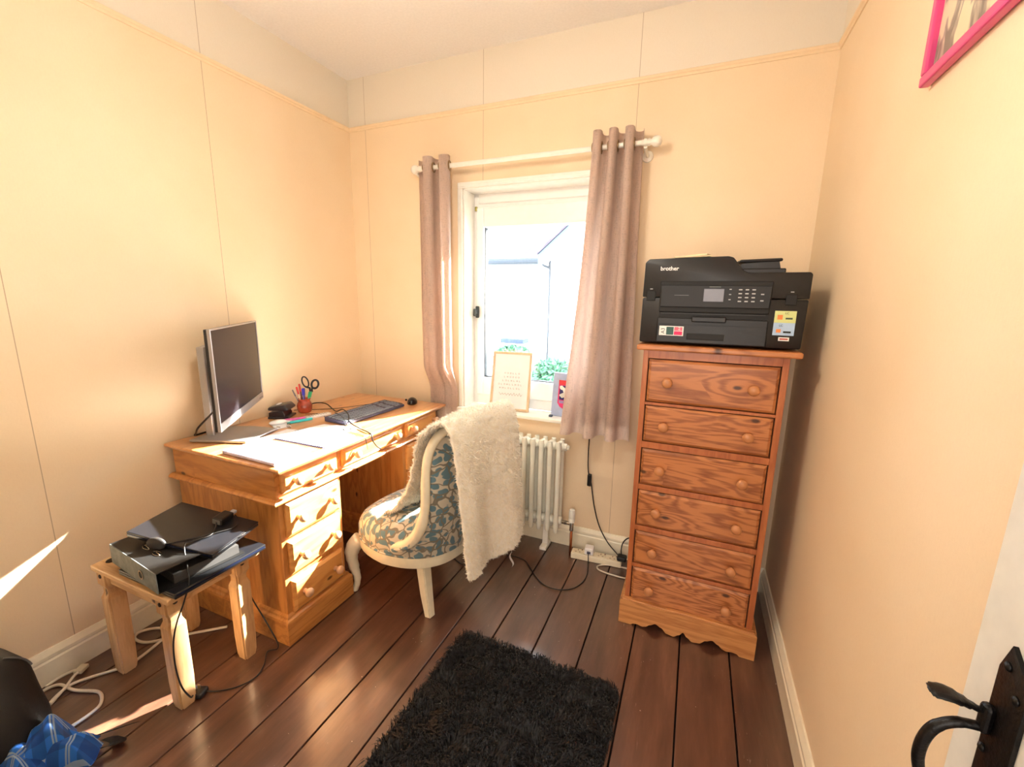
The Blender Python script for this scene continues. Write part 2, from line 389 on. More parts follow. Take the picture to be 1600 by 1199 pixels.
bm = prism(NB(), [(-.42, 4.6, 1.92), (-.44, 4.6, 2.10), (2.6, 4.6, 4.72), (2.6, 4.6, 4.45)], (0, .06, 0)); obj('bargeboard', bm, plain('bargeboard_blue', (60, 80, 88), .5), gb)
bm = prism(NB(), [(-.44, 4.57, 2.11), (-.44, 4.57, 2.15), (2.6, 4.57, 4.77), (2.6, 4.57, 4.73)], (0, .6, 0)); obj('verge', bm, M_TILE, gb)
def leaves(n, cen, rad, size, seed):
    rnd = random.Random(seed); bm = NB()
    for _ in range(n):
        d = Vector((rnd.gauss(0, 1), rnd.gauss(0, 1), rnd.gauss(0, 1))).normalized()*rnd.uniform(.55, 1)
        p = Vector(cen)+Vector((d.x*rad[0], d.y*rad[1], d.z*rad[2]))
        a = Vector((rnd.gauss(0, 1), rnd.gauss(0, 1), rnd.gauss(0, 1))).normalized(); b = a.orthogonal().normalized()*.45
        q = [p-a*size, p+b*size, p+a*size, p-b*size]
        bm.faces.new([bm.verts.new(x) for x in q])
    return bm
M_LEAF = plain('leaf_green', (66, 112, 84), .7, var=.25, scale=4)
for i, (cen, rad, lab) in enumerate((((-.78, 4.5, .42), (.35, .3, .2), 'low green bush against the white house outside, left of the downpipe'), ((.02, 4.2, .08), (.42, .4, .42), 'green bush outside, seen above the club crest on the sill'))):
    b = thing('garden_bush', lab, 'bush', (cen[0], cen[1], -3), 0, 'bushes outside the window')
    obj('foliage', leaves(2600, cen, rad, .045, i), M_LEAF, b)
    bm = NB()
    for k in range(7): tube(bm, smooth_path([(cen[0]+.05*math.cos(k), cen[1]+.05*math.sin(k), -3), (cen[0]+.1*math.cos(k), cen[1], -2), (cen[0]+rad[0]*.5*math.cos(k), cen[1]+rad[1]*.5*math.sin(k), cen[2])], 4), [.025, .01], 6)
    obj('stem', bm, plain('bark', (100, 80, 60), .9), b)
tag(obj('garden_shed_roof', B((-1.15, 4.75, .62), (-.72, 5.05, .70), .01), plain('felt_grey', (58, 68, 90), .9)), 'grey roof edge of a low store outside behind the bush', 'shed roof')
# low wall the store roof sits on
gd = obj('ground', B((-8, .4, -3.1), (8, 8, -3)), plain('patio', (220, 216, 205), .9)); gd['kind'] = 'structure'

# ---------------------------------------------------------------- curtains and rod
M_POLE = plain('white_pole', (246, 240, 228), .35, coat=.3, var=.02)
M_BRASS = plain('eyelet_brass', (150, 125, 90), .3, metal=.9)
pole = thing('curtain_pole', 'white curtain pole with ball finials above the window', 'curtain pole', (1.17, 0, 2.078))
RZ, RY = 2.078, -.1
obj('rod', tube(NB(), [(.56, RY, RZ), (1.79, RY, RZ)], .0115, 14), M_POLE, pole, smooth=True, angle=40)
for sx, x in ((-1, .56), (1, 1.79)):
    bm = lathe(NB(), [(.0125, -.045), (.014, -.03), (.0125, -.024), (.016, -.012), (.013, -.008), (.012, -.002), (.02, .004), (.0235, .016), (.022, .028), (.015, .037), (0, .041)], ax='X', n=20)
    if sx < 0: bm.transform(Matrix.Rotation(PI, 4, 'Z'))
    bm.transform(Matrix.Translation((x, RY, RZ))); obj('finial', bm, M_POLE, pole, smooth=True)
for x in (.548, 1.762):
    bm = tube(NB(), [(x, -.0, RZ-.03), (x, -.06, RZ-.03), (x, RY, RZ-.018)], .008, 8); lathe(bm, [(.026, 0), (.024, .006), (.012, .01)], c=(x, 0, RZ-.03), ax='-Y', n=16)
    tube(bm, [(x-.006, RY, RZ), (x+.006, RY, RZ)], .0165, 14); obj('bracket', bm, M_POLE, pole, smooth=True, angle=40)
def fabric(name, rgb, rough=.75, weave=900, trans=.0):
    t = NT(name); v = t.coord((1, 1, .15)); nz = t.noise(v, 220, 3, .6); n2 = t.noise(t.coord((.15, 1, 1)), weave*.3, 2, .6)
    h = t.math('ADD', nz, n2); c = lin(rgb)
    t.col(t.ramp(h, [(.7, tuple(x*.8 for x in c[:3])), (1.25, tuple(min(1, x*1.12) for x in c[:3]))])); t.set(Roughness=rough, Sheen_Weight=.3)
    t.bump(h, .25, .001)
    if trans:
        tr = t.n('ShaderNodeBsdfTranslucent'); tr.inputs[0].default_value = tuple(min(1, x*1.1) for x in c[:3])+(1,)
        ms = t.n('ShaderNodeMixShader'); ms.inputs[0].default_value = trans; t.l(t.b.outputs[0], ms.inputs[1]); t.l(tr.outputs[0], ms.inputs[2])
        t.l(ms.outputs[0], t.t.nodes['Material Output'].inputs[0])
    return t.m
M_CURT = fabric('taupe_curtain', (226, 206, 194), .6, trans=.22)
def curtain(name, lab, top, bot, ztop, zbot, nf, amp, ph, seed, inner):
    """top, bot: x-range of the panel at heading and hem; a wave of nf folds along it"""
    root = thing(name, lab, 'curtain', ((top[0]+top[1])/2, RY, RZ), 0, 'curtains at the window')
    NU, NV = 26*nf, 70
    def fn(a, v):
        s = a*nf*2*PI+ph
        x0 = top[0]+(bot[0]-top[0])*v**1.3; x1 = top[1]+(bot[1]-top[1])*v**1.3
        wob = noise.noise(Vector((a*3+seed, v*1.4, seed)))
        am = amp*(1-.25*v)*(.85+.3*noise.noise(Vector((a*4, seed*3, v*.6))))
        x = x0+(x1-x0)*a - (.009 if inner < 0 else .013)*math.sin(2*s)*(1-.2*v) + .016*wob*v
        y = RY+am*math.sin(s) + .012*noise.noise(Vector((a*6, v*2, seed+9)))*v
        if inner > 0:
            q = min(1, max(0, (v-.76)/.12)); q = q*q*(3-2*q); y = y*(1-q)+(-.029+(y-RY)*.28)*q
        z = ztop+(zbot-ztop)*v + (.012*noise.noise(Vector((a*5, 0, seed))) if v > .98 else 0)
        return (x, min(y, -.016 if inner > 0 else -.028), z)
    bm = grid(fn, NU, NV); bmesh.ops.solidify(bm, geom=bm.faces[:], thickness=.0022)
    obj('panel', bm, M_CURT, root, smooth=True)
    # the hem band
    bm = grid(lambda a, v: tuple(Vector(fn(a, .955+.045*v))+Vector((0, -.0016, -.001))), NU, 5); obj('hem', bm, M_CURT, root, smooth=True)
    for k in range(nf*2+1):       # eyelets where the cloth crosses the pole
        a = (k*PI-ph)/(nf*2*PI)
        if not 0.01 < a < .99: continue
        v = (ztop-RZ)/(ztop-zbot); p = Vector(fn(a, v))
        pa, pb = Vector(fn(a-.01, v)), Vector(fn(a+.01, v)); t = (pb-pa).normalized()
        bm = NB(); N = 24; n_ = Vector((0, 0, 1)); c_ = [p+(t*math.cos(2*PI*q/N)+n_*math.sin(2*PI*q/N))*.023 for q in range(N)]
        c_ = [Vector((q.x, q.y, q.z)) for q in c_]; tube(bm, c_, .0042, 8, closed=True); obj('eyelet', bm, M_BRASS, root, smooth=True)
    return root
curtain('curtain', 'taupe eyelet curtain hanging left of the window behind the desk', (.565, .765), (.575, .765), 2.128, .66, 2, .046, .3, 3.1, 1)
curtain('curtain', 'taupe eyelet curtain hanging right of the window beside the printer', (1.53, 1.745), (1.425, 1.775), 2.142, .70, 3, .056, 2.9, 7.7, -1)

# ---------------------------------------------------------------- desk
DP = dict(light=(206, 142, 78), dark=(166, 100, 48))
P_Y = pine('desk_pine_long', grain=7, axis='Y', seed=1, **DP); P_X = pine('desk_pine_end', grain=8, axis='X', seed=2, **DP); P_Z = pine('desk_pine_upright', grain=8, axis='Z', seed=3, **DP)
P_TOP = pine('desk_top_varnish', grain=6, axis='Y', seed=5, rough=.35, coat=1, flat='Z', coat_r=.29, coat_ior=1.9, light=(222, 158, 92), dark=(190, 118, 60), knots=.6)
P_KN = plain('turned_knob', (214, 168, 132), .4, coat=.3)
DZ = .76
desk = thing('pedestal_desk', 'golden pine twin pedestal writing desk in the corner', 'desk', (.34, -.62, 0))
def slab_profile(bm, x0, x1, y0, y1, prof):
    """moulded edge on the front and both ends; prof: (outset, z) from bottom to top"""
    path = [(x0, y0, 0, -1), (x1, y0, 1, -1), (x1, y1, 1, 1), (x0, y1, 0, 1)]
    rings = [[bm.verts.new((x+nx*o, y+ny*o, z)) for o, z in prof] for x, y, nx, ny in path]
    m = len(prof)
    for a, b in zip(rings, rings[1:]+rings[:1]):
        for k in range(m-1): bm.faces.new((a[k], b[k], b[k+1], a[k+1]))
    bm.faces.new([q[0] for q in rings][::-1]); bm.faces.new([q[-1] for q in rings]); return bm
obj('desk_top', slab_profile(NB(), .004, .668, -1.178, -.074, [(-.02, .732), (0, .732), (.004, .738), (.012, .741), (.02, .747), (.022, .753), (.019, .759), (.014, DZ), (-.01, DZ)]), P_TOP, desk)
bm = NB(); box(bm, (.02, -1.178, .615), (.634, -.078, .733), .002); obj('frieze_box', bm, P_X, desk)
obj('waist_moulding', slab_profile(NB(), .006, .637, -1.181, -.074, [(-.02, .598), (0, .598), (.008, .602), (.018, .608), (.019, .614), (.014, .620), (.004, .624), (-.01, .624)]), P_Y, desk)
def raised(bm, x, y0, y1, z0, z1, d=.018, ch=.012):
    """drawer front facing +x with chamfered edges"""
    a = [(x, y0, z0), (x, y1, z0), (x, y1, z1), (x, y0, z1)]
    b = [(x+d*.55, y0, z0), (x+d*.55, y1, z0), (x+d*.55, y1, z1), (x+d*.55, y0, z1)]
    c = [(x+d, y0+ch, z0+ch), (x+d, y1-ch, z0+ch), (x+d, y1-ch, z1-ch), (x+d, y0+ch, z1-ch)]
    R = [[bm.verts.new(p) for p in q] for q in (a, b, c)]
    for p, q in zip(R, R[1:]):
        for k in range(4): bm.faces.new((p[k], p[(k+1) % 4], q[(k+1) % 4], q[k]))
    bm.faces.new(R[0][::-1]); bm.faces.new(R[2]); return bm
KP = [(.009, 0), (.011, .003), (.0085, .010), (.009, .016), (.0155, .021), (.0185, .028), (.0175, .035), (.011, .040), (0, .042)]
M_KEY = plain('keyhole', (40, 22, 12), .7)
def desk_drawer(y0, y1, z0, z1, ks, m):
    # raised drawer front with its knobs
    d = obj('drawer', raised(NB(), .635, y0, y1, z0, z1), m, desk)
    for ky in ks: obj('knob', lathe(NB(), KP, c=(.652, ky, (z0+z1)/2), ax='X', n=20), P_KN, d, smooth=True)
    return d
UP = pine('drawer_pine_light', grain=6, axis='Y', seed=9, light=(222, 160, 90), dark=(190, 122, 60), rough=.35)
desk_drawer(-1.158, -.882, .640, .724, (-1.105, -.945), UP)
desk_drawer(-.848, -.425, .640, .724, (-.785, -.49), UP)
desk_drawer(-.392, -.10, .640, .724, (-.35, -.142), UP)
for y0, y1 in ((-1.172, -.862), (-.408, -.09)):
    ped = obj('pedestal', B((.026, y0, .10), (.634, y1, .60), .002), P_Z, desk)
    for k, zc in enumerate((.525, .362, .192)):
        d = obj('drawer', raised(NB(), .635, y0+.022, y1-.022, zc-.071, zc+.071), UP, ped)
        for ky in (y0+.07, y1-.075): obj('knob', lathe(NB(), KP, c=(.652, ky, zc), ax='X', n=20), P_KN, d, smooth=True)
    obj('plinth', slab_profile(NB(), .02, .640, y0-.006, y1+.006, [(-.02, 0), (.016, 0), (.016, .094), (.013, .104), (.006, .110), (.004, .118), (-.006, .124), (-.02, .124)]), P_Y, ped)
obj('modesty_panel', B((.03, -.862, .2), (.046, -.408, .6)), P_Y, desk)

# ---------------------------------------------------------------- tallboy chest of drawers
CH = dict(light=(192, 122, 70), dark=(130, 68, 32))
C_X = pine('chest_pine', grain=9, flat='Z', axis='X', seed=4, rough=.42, coat=.25, **CH); C_Z = pine('chest_pine_upright', grain=9, axis='Z', seed=6, rough=.42, coat=.25, knots=0, light=(184, 106, 58), dark=(156, 82, 42))
C_PL = pine('chest_plinth_pine', grain=8, axis='X', seed=8, rough=.45, coat=.2, light=(206, 144, 86), dark=(164, 98, 50), knotcol=(150, 90, 50))
ck = plain('chest_knob', (196, 130, 82), .45, coat=.2)
CX0, CX1, CY = 1.860, 2.354, -.478
chest = thing('tall_chest_of_drawers', 'tall narrow six-drawer pine chest carrying the printer', 'chest of drawers', ((CX0+CX1)/2, -.28, 0))
bm = NB(); box(bm, (CX0, CY+.02, .09), (CX0+.02, -.06, 1.205)); box(bm, (CX1-.02, CY+.02, .09), (CX1, -.06, 1.205)); box(bm, (CX0+.02, -.07, .09), (CX1-.02, -.06, 1.205)); obj('carcass', bm, C_Z, chest)
zs = [(1.000, 1.170), (.835, .983), (.650, .803), (.465, .622), (.287, .437), (.108, .266)]
bm = NB(); box(bm, (CX0, CY, .09), (1.880, CY+.022, 1.205), .001); box(bm, (2.333, CY, .09), (CX1, CY+.022, 1.205), .001)
zz = [1.205]+[q for z in zs for q in (z[1]+.003, z[0]-.003)]+[.09]
for k in range(0, len(zz), 2): box(bm, (1.880, CY, zz[k+1]), (2.333, CY+.022, zz[k]), .0008)
obj('face_frame', bm, C_Z, chest)
bm = NB()
for a, b in zs: box(bm, (1.878, CY+.014, a-.006), (2.335, CY+.018, b+.006))
obj('drawer_gap', bm, plain('gap_dark', (38, 20, 12), .9), chest)
for k, (a, b) in enumerate(zs):
    t = NB(); raised(t, 0, 1.884, 2.329, a+.001, b-.001, .016, .010); t.transform(Matrix(((0, 1, 0, 0), (-1, 0, 0, CY+.013), (0, 0, 1, 0), (0, 0, 0, 1))))
    d = obj('drawer', t, pine('chest_drawer_pine_%d' % k, grain=13+2*(k % 3), axis='X', seed=11+k*3.3, rough=.42, coat=.25, ramp_=.24, **CH), chest)
    for kx in (1.958, 2.252):
        t = lathe(NB(), [(p*1.06, h*.85) for p, h in KP], ax='-Y', n=22, c=(kx, CY-.002, (a+b)/2-.003)); obj('knob', t, ck, d, smooth=True)
obj('chest_top', B((1.836, -.505, 1.205), (2.386, -.05, 1.227), .007, seg=3), C_X, chest)
def scal(t):
    pts = [(0, 0), (.10, 0), (.115, .008), (.15, .010), (.19, .006), (.215, .010), (.25, .024), (.29, .036), (.335, .026), (.38, .006), (.43, .002), (.47, .016), (.50, .034), (.53, .016), (.57, .002), (.62, .006), (.665, .026), (.71, .036), (.75, .024), (.785, .010), (.81, .006), (.85, .010), (.885, .008), (.90, 0), (1, 0)]
    for (a, p), (b, q) in zip(pts, pts[1:]):
        if a <= t <= b: k = (t-a)/(b-a); k = k*k*(3-2*k); return p+(q-p)*k
    return 0
PX0, PX1, PY = 1.843, 2.372, -.500
low = [(PX0+(PX1-PX0)*i/120, PY, scal(i/120)) for i in range(121)]
bm = prism(NB(), low+[(PX1, PY, .106), (PX1-.008, PY, .114), (PX0+.008, PY, .114), (PX0, PY, .106)], (0, .018, 0))
box(bm, (PX0, PY+.018, 0), (PX0+.018, -.05, .11), .001); box(bm, (PX1-.018, PY+.018, 0), (PX1, -.05, .11), .001)
box(bm, (PX0+.006, PY+.004, .104), (PX1-.006, PY+.03, .117), .004)
obj('plinth', bm, C_PL, chest)

# ---------------------------------------------------------------- printer
def pl(name, rgb, rough, **k): return plain(name, rgb, rough, **k)
M_BLK = plain('printer_black', (17, 16, 18), .42, bump=.08, scale=500, var=.05); M_GLOSS = plain('printer_gloss_panel', (15, 15, 18), .5, var=.02); M_DK = plain('printer_recess', (9, 9, 10), .6)
prn = thing('inkjet_printer', 'black multifunction inkjet printer on top of the tall chest', 'printer', (2.11, -.27, 1.227))
X0, X1, Y0, Y1, Z0 = 1.838, 2.386, -.462, -.085, 1.23
bm = prism(NB(), [(X0, Y0, Z0+.004), (X0+.002, Y0, 1.405), (X1+.0, Y0, 1.405), (X1-.004, Y0, Z0+.004)], (0, Y1-Y0, 0), .006); obj('body', bm, M_BLK, prn, smooth=True, angle=35)
bm = prism(NB(), [(X0+.001, Y0, 1.407), (X0+.003, Y0, 1.535), (X0+.016, Y0, 1.548), (2.125, Y0, 1.554), (2.142, Y0, 1.549), (2.178, Y0, 1.503), (2.195, Y0, 1.496), (X1-.006, Y0, 1.497), (X1+.001, Y0, 1.490), (X1+.001, Y0, 1.407)], (0, Y1-Y0, 0), .004)
obj('scanner_lid', bm, M_BLK, prn, smooth=True, angle=35)
bm = NB(); box(bm, (2.175, -.44, 1.492), (2.31, -.14, 1.512), .004); t = B((0, 0, 0), (.135, .27, .011), .005); t.transform(Matrix.Translation((2.165, -.42, 1.533)) @ Matrix.Rotation(-.03, 4, 'Y') @ Matrix.Rotation(.05, 4, 'X')); merge(bm, t)
prism(bm, [(2.17, -.41, 1.50), (2.17, -.41, 1.53), (2.29, -.41, 1.54), (2.30, -.41, 1.50)], (0, .25, 0)); obj('document_feeder', bm, M_BLK, prn)
PN = [(1.902, 1.466), (2.275, 1.466), (2.272, 1.352), (1.904, 1.352)]
bm = prism(NB(), [(x, Y0-.009, z) for x, z in PN], (0, .02, 0), .003); obj('panel_surround', bm, M_DK, prn)
cp = obj('control_panel', prism(NB(), [(1.906, Y0-.016, 1.452), (2.271, Y0-.016, 1.450), (2.268, Y0-.019, 1.372), (1.908, Y0-.019, 1.372)], (0, .012, 0), .002), M_GLOSS, prn)
M_SCR = plain('printer_screen', (112, 112, 124), .25, var=.03)
obj('display', B((2.055, Y0-.0205, 1.393), (2.122, Y0-.0165, 1.439), .001), M_SCR, cp)
M_LBL = plain('print_grey', (190, 190, 192), .5); M_LB2 = plain('print_dim', (120, 120, 122), .5)
def T(name, body, size, m, x, y, z, parent, align='LEFT', rz=0, bold=0):
    return text(name, body, size, m, Matrix.Translation((x, y, z)) @ Matrix.Rotation(PI/2, 4, 'X') @ Matrix.Rotation(rz, 4, 'Z'), parent, align=align, bold=bold)
T('lettering', 'brother', .0205, plain('print_white', (240, 240, 240), .5), 1.897, Y0-.001, 1.506, prn, bold=.0004)
for r_ in range(4):
    for c_ in range(3):
        k = obj('key', B((2.168+c_*.021, Y0-.0195, 1.4345-r_*.0135), (2.179+c_*.021, Y0-.0165, 1.4385-r_*.0135), .0005), M_LBL, cp)
for z in (1.436, 1.418, 1.400): obj('key', B((2.138, Y0-.0195, z), (2.145, Y0-.0165, z+.003)), M_LBL, cp)
for z in (1.419, 1.397): obj('key', B((2.238, Y0-.0195, z), (2.248, Y0-.0165, z+.004)), M_LBL, cp)
obj('model_line', B((2.072, Y0-.0195, 1.4445), (2.11, Y0-.0163, 1.4465)), M_LB2, cp); obj('model_line', B((1.955, Y0-.0195, 1.414), (2.005, Y0-.0163, 1.416)), M_LB2, cp)
bm = prism(NB(), [(1.905, Y0-.004, 1.371), (2.271, Y0-.004, 1.371), (2.268, Y0-.004, 1.330), (1.905, Y0-.004, 1.330)], (0, .02, 0)); obj('output_slot', bm, M_DK, prn)
for z in (1.358, 1.347): obj('slot_rail', B((1.912, Y0-.008, z), (2.262, Y0-.003, z+.0015)), plain('rail_grey', (70, 70, 72), .4), prn)
tr_ = obj('paper_tray', B((1.902, Y0-.012, 1.238), (2.272, Y0+.03, 1.331), .003), M_BLK, prn)
obj('tray_lip', B((2.022, Y0-.026, 1.318), (2.138, Y0-.006, 1.339), .004), M_BLK, tr_); obj('tray_handle', B((2.01, Y0-.0135, 1.252), (2.138, Y0-.008, 1.276), .002), M_DK, tr_)
obj('tray_seam', B((1.904, Y0-.0128, 1.306), (2.27, Y0-.011, 1.3075)), M_DK, tr_)
for x, z in ((1.853, 1.392), (2.317, 1.385)):
    p_ = obj('port_cover', B((x, Y0-.002, z), (x+.034, Y0+.004, z+.038), .003), M_DK, prn)
    obj('port_icon', B((x+.012, Y0-.0015, z+.044), (x+.022, Y0+.0005, z+.047)), M_LBL, prn)
M_STW = plain('sticker_white', (240, 240, 236), .45, var=.01)
st = obj('paper_size_sticker', B((1.911, Y0-.0132, 1.264), (1.998, Y0-.0118, 1.300), .0005), M_STW, tr_)
obj('green_square', B((1.937, Y0-.0138, 1.267), (1.963, Y0-.0128, 1.297)), plain('sticker_green', (52, 92, 84), .5), st)
obj('pink_square', B((1.965, Y0-.0138, 1.267), (1.994, Y0-.0128, 1.281)), plain('sticker_red', (228, 30, 100), .5), st)
obj('pink_square', B((1.965, Y0-.0138, 1.283), (1.994, Y0-.0128, 1.297)), plain('sticker_pink', (240, 110, 130), .5), st)
T('lettering', 'A3', .019, plain('print_black', (20, 20, 20), .5), 1.931, Y0-.0134, 1.270, st, rz=PI/2)
T('lettering', 'A4', .012, M_STW, 1.987, Y0-.0139, 1.284, st, rz=PI/2)
s2 = obj('cartridge_sticker', B((2.290, Y0-.0012, 1.281), (2.355, Y0+.0006, 1.366), .0004), plain('sticker_blue', (178, 205, 236), .45, var=.02), prn)
obj('upper_half', B((2.290, Y0-.0018, 1.325), (2.355, Y0-.0008, 1.366)), plain('sticker_lime', (214, 222, 150), .45, var=.02), s2)
M_OR = plain('sticker_orange', (240, 140, 70), .5); M_GN = plain('sticker_darkgreen', (70, 90, 60), .5)
obj('picture', B((2.299, Y0-.0024, 1.336), (2.315, Y0-.0014, 1.352), .004), M_OR, s2); obj('picture', B((2.324, Y0-.0024, 1.337), (2.345, Y0-.0014, 1.343)), M_GN, s2)
obj('picture', B((2.300, Y0-.0024, 1.291), (2.314, Y0-.0014, 1.303), .004), M_OR, s2); obj('picture', B((2.322, Y0-.0024, 1.290), (2.345, Y0-.0014, 1.296)), M_DK, s2)
T('lettering', 'LC', .010, M_GN, 2.321, Y0-.0026, 1.355, s2); T('lettering', 'LC', .010, plain('print_navy', (40, 60, 120), .5), 2.307, Y0-.0026, 1.312, s2)
s3 = obj('small_sticker', B((2.310, Y0-.0012, 1.262), (2.343, Y0+.0006, 1.275)), M_STW, prn); obj('picture', B((2.314, Y0-.002, 1.266), (2.339, Y0-.001, 1.271)), plain('sticker_brick', (190, 60, 50), .5), s3)
pp = thing('paper_envelope', 'cream paper lying on the printer lid', 'paper', (1.99, -.33, 1.5535)); bm = NB(); t = B((-.065, -.05, 0), (.065, .05, .004)); t.transform(Matrix.Translation((1.995, -.39, 1.5545)) @ Matrix.Rotation(-.05, 4, 'Y') @ Matrix.Rotation(.25, 4, 'Z')); merge(bm, t)
t = B((-.05, -.035, 0), (.05, .035, .005)); t.transform(Matrix.Translation((2.012, -.385, 1.5605)) @ Matrix.Rotation(-.06, 4, 'Y') @ Matrix.Rotation(-.2, 4, 'Z')); merge(bm, t); obj('sheets', bm, plain('cream_paper', (238, 220, 180), .8), pp)

# ---------------------------------------------------------------- pendant lamp in the middle of the room (its lower tip meets the top of the picture)
LX, LY = 1.352, -1.362
lamp = thing('ceiling_pendant', 'ceiling pendant lamp, only its dark lower tip showing at the top edge', 'lamp', (LX, LY, HC))
M_LD = plain('lamp_bronze', (60, 48, 36), .35, metal=.8)
obj('rose', lathe(NB(), [(.05, 0), (.05, -.012), (.03, -.03), (0, -.03)], c=(LX, LY, HC)), M_LD, lamp, smooth=True, angle=40)
obj('flex', tube(NB(), [(LX, LY, HC-.02), (LX, LY, 2.42)], .0035, 8), M_LD, lamp)
bm = lathe(NB(), [(.03, .0), (.16, -.16), (.165, -.165), (.16, -.16), (.03, .0)][:3], c=(LX, LY, 2.40), n=40)
M_SHADE = fabric('lamp_shade_cloth', (240, 232, 214), .8, trans=.5)
t = NB(); N = 40
def shade(a, v): rr = .05+.12*v; return (LX+rr*math.cos(2*PI*a), LY+rr*math.sin(2*PI*a), 2.40-.2*v)
bm = grid(shade, 40, 8, closed_u=True); obj('shade', bm, M_SHADE, lamp, smooth=True)
blb = NT('bulb_glass'); blb.set(Roughness=.3, Emission_Strength=6); blb.col((1, .95, .85, 1)); blb.b.inputs['Emission Color'].default_value = (1, .88, .7, 1)  # bulb glow added to go with the fill light
obj('bulb', lathe(NB(), [(.012, .06), (.014, .045), (.03, .01), (.03, -.01), (.018, -.028), (0, -.034)], c=(LX, LY, 2.30)), blb.m, lamp, smooth=True)
bm = tube(NB(), [(LX, LY, 2.262), (LX, LY, 2.045)], .003, 8); lathe(bm, [(0, .012), (.007, .006), (.009, 0), (.005, -.010), (0, -.014)], c=(LX, LY, 2.034)); obj('pull_knob', bm, M_LD, lamp, smooth=True)
pl_ = bpy.data.lights.new('pendant_fill', 'POINT'); pl_.energy = 13; pl_.color = (1, .93, .82); pl_.shadow_soft_size = .12  # added fill light, set inside the pendant to brighten the room
plo = bpy.data.objects.new('pendant_fill', pl_); COL.objects.link(plo); plo.location = (0, 0, 2.17-HC); plo.parent = lamp

# ---------------------------------------------------------------- column radiator
M_RAD = plain('radiator_enamel', (242, 242, 230), .28, coat=.5, var=.02)
rad = thing('column_radiator', 'white column radiator under the window', 'radiator', (1.1, -.1, 0))
RY0, RY1, RZ0, RZ1 = -.135, -.07, .165, .635
nsec = 15
for i in range(nsec):
    x = 1.432-i*.0485; bm = NB()
    for y in (RY0, RY1): tube(bm, [(x, y, .131), (x, y, .139), (x, y, .16), (x, y, RZ1), (x, y, .652)], [.007, .0115, .0135, .0135, .012], 12)
    for z in (.62, .192):
        lathe(bm, [(.0, -.0235), (.019, -.0235), (.025, -.012), (.025, .012), (.019, .0235), (0, .0235)], c=(x, (RY0+RY1)/2, z), ax='X', n=16)
        tube(bm, [(x, RY0, z), (x, (RY0+RY1)/2, z+(.012 if z > .4 else -.006)), (x, RY1, z)], [.0135, .020, .0135], 10)
    obj('column_section', bm, M_RAD, rad, smooth=True, angle=50)
bm = lathe(NB(), [(.0, 0), (.02, 0), (.02, .012), (.013, .014), (.013, .026), (0, .027)], c=(1.456, -.1025, .62), ax='X', n=8); obj('blanking_plug', bm, M_RAD, rad)
for x in (1.358, .80):
    bm = prism(NB(), [(x-.012, -.085, .17), (x+.012, -.085, .17), (x+.017, -.085, .02), (x-.017, -.085, .02)], (0, .012, 0), .002)
    box(bm, (x-.02, -.125, 0), (x+.02, -.03, .018), .003); obj('foot', bm, M_WHITE, rad)
val = thing('thermostatic_valve', 'white thermostatic radiator valve on a copper pipe', 'radiator valve', (1.512, -.1025, 0))
VX = 1.513
obj('copper_pipe', tube(NB(), [(VX, -.1025, 0), (VX, -.1025, .16)], .0075, 12), plain('copper', (168, 96, 58), .35, metal=.9), val, smooth=True)
M_CHR = plain('chrome', (190, 190, 185), .15, metal=1, var=.02)
bm = tube(NB(), [(1.458, -.1025, .188), (VX, -.1025, .188)], .010, 12); lathe(bm, [(.0, 0), (.013, 0), (.013, .014), (0, .014)], c=(1.472, -.1025, .188), ax='X', n=6); tube(bm, [(VX, -.1025, .15), (VX, -.1025, .208)], .012, 12); obj('valve_body', bm, M_CHR, val, smooth=True, angle=40)
obj('valve_head', lathe(NB(), [(0, .200), (.017, .200), (.018, .215), (.0155, .222), (.018, .228), (.0175, .262), (.014, .272), (0, .274)], c=(VX, -.1025, 0), n=20), M_WHITE, val, smooth=True, angle=40)

# ---------------------------------------------------------------- cables by the skirting
M_CB = plain('cable_black', (18, 18, 20), .45, var=.03); M_CW = plain('cable_cream', (226, 214, 196), .45, var=.03)
sk = thing('extension_socket', 'white four-gang extension socket on the floor by the skirting', 'extension lead', (1.66, -.09, 0), math.radians(-0))
ang = math.radians(1.5)
def SK(p): return Matrix.Translation((1.655, -.093, 0)) @ Matrix.Rotation(math.radians(4), 4, 'Z') @ Matrix.Translation(p)
bm = box(NB(), (-.135, -.028, .0), (.135, .028, .034), .005); bm.transform(SK((0, 0, 0))); bk = obj('body', bm, plain('socket_white', (240, 230, 205), .4, var=.02), sk)
for k in range(4):
    x = -.1+k*.062; bm = box(NB(), (x-.028, -.024, .033), (x+.028, .024, .0355), .001); bm.transform(SK((0, 0, 0))); g = obj('outlet', bm, plain('outlet_cream', (236, 224, 196), .4, var=.02), sk)
    bm = NB()
    for dx, dy, a, b in ((0, .011, .002, .005), (-.011, -.008, .004, .002), (.011, -.008, .004, .002)): box(bm, (x+dx-a, dy-b, .0352), (x+dx+a, dy+b, .0358))
    box(bm, (x+.018, .012, .035), (x+.024, .02, .037)); bm.transform(SK((0, 0, 0))); obj('pin_slots', bm, plain('slot_red_brown', (120, 60, 45), .6), g)
pg = thing('usb_plug', 'white usb charger plug in the extension socket', 'plug', (1.595, -.1, .036))
bm = box(NB(), (-.062, -.026, .0362), (-.014, .024, .075), .007, seg=3); bm.transform(SK((0, 0, 0))); obj('plug_body', bm, plain('plug_white', (246, 244, 246), .3, var=.01), pg)
bm = box(NB(), (-.048, -.0285, .045), (-.028, -.0255, .06), .002); bm.transform(SK((0, 0, 0))); obj('usb_port', bm, plain('port_grey', (90, 90, 110), .5), pg)
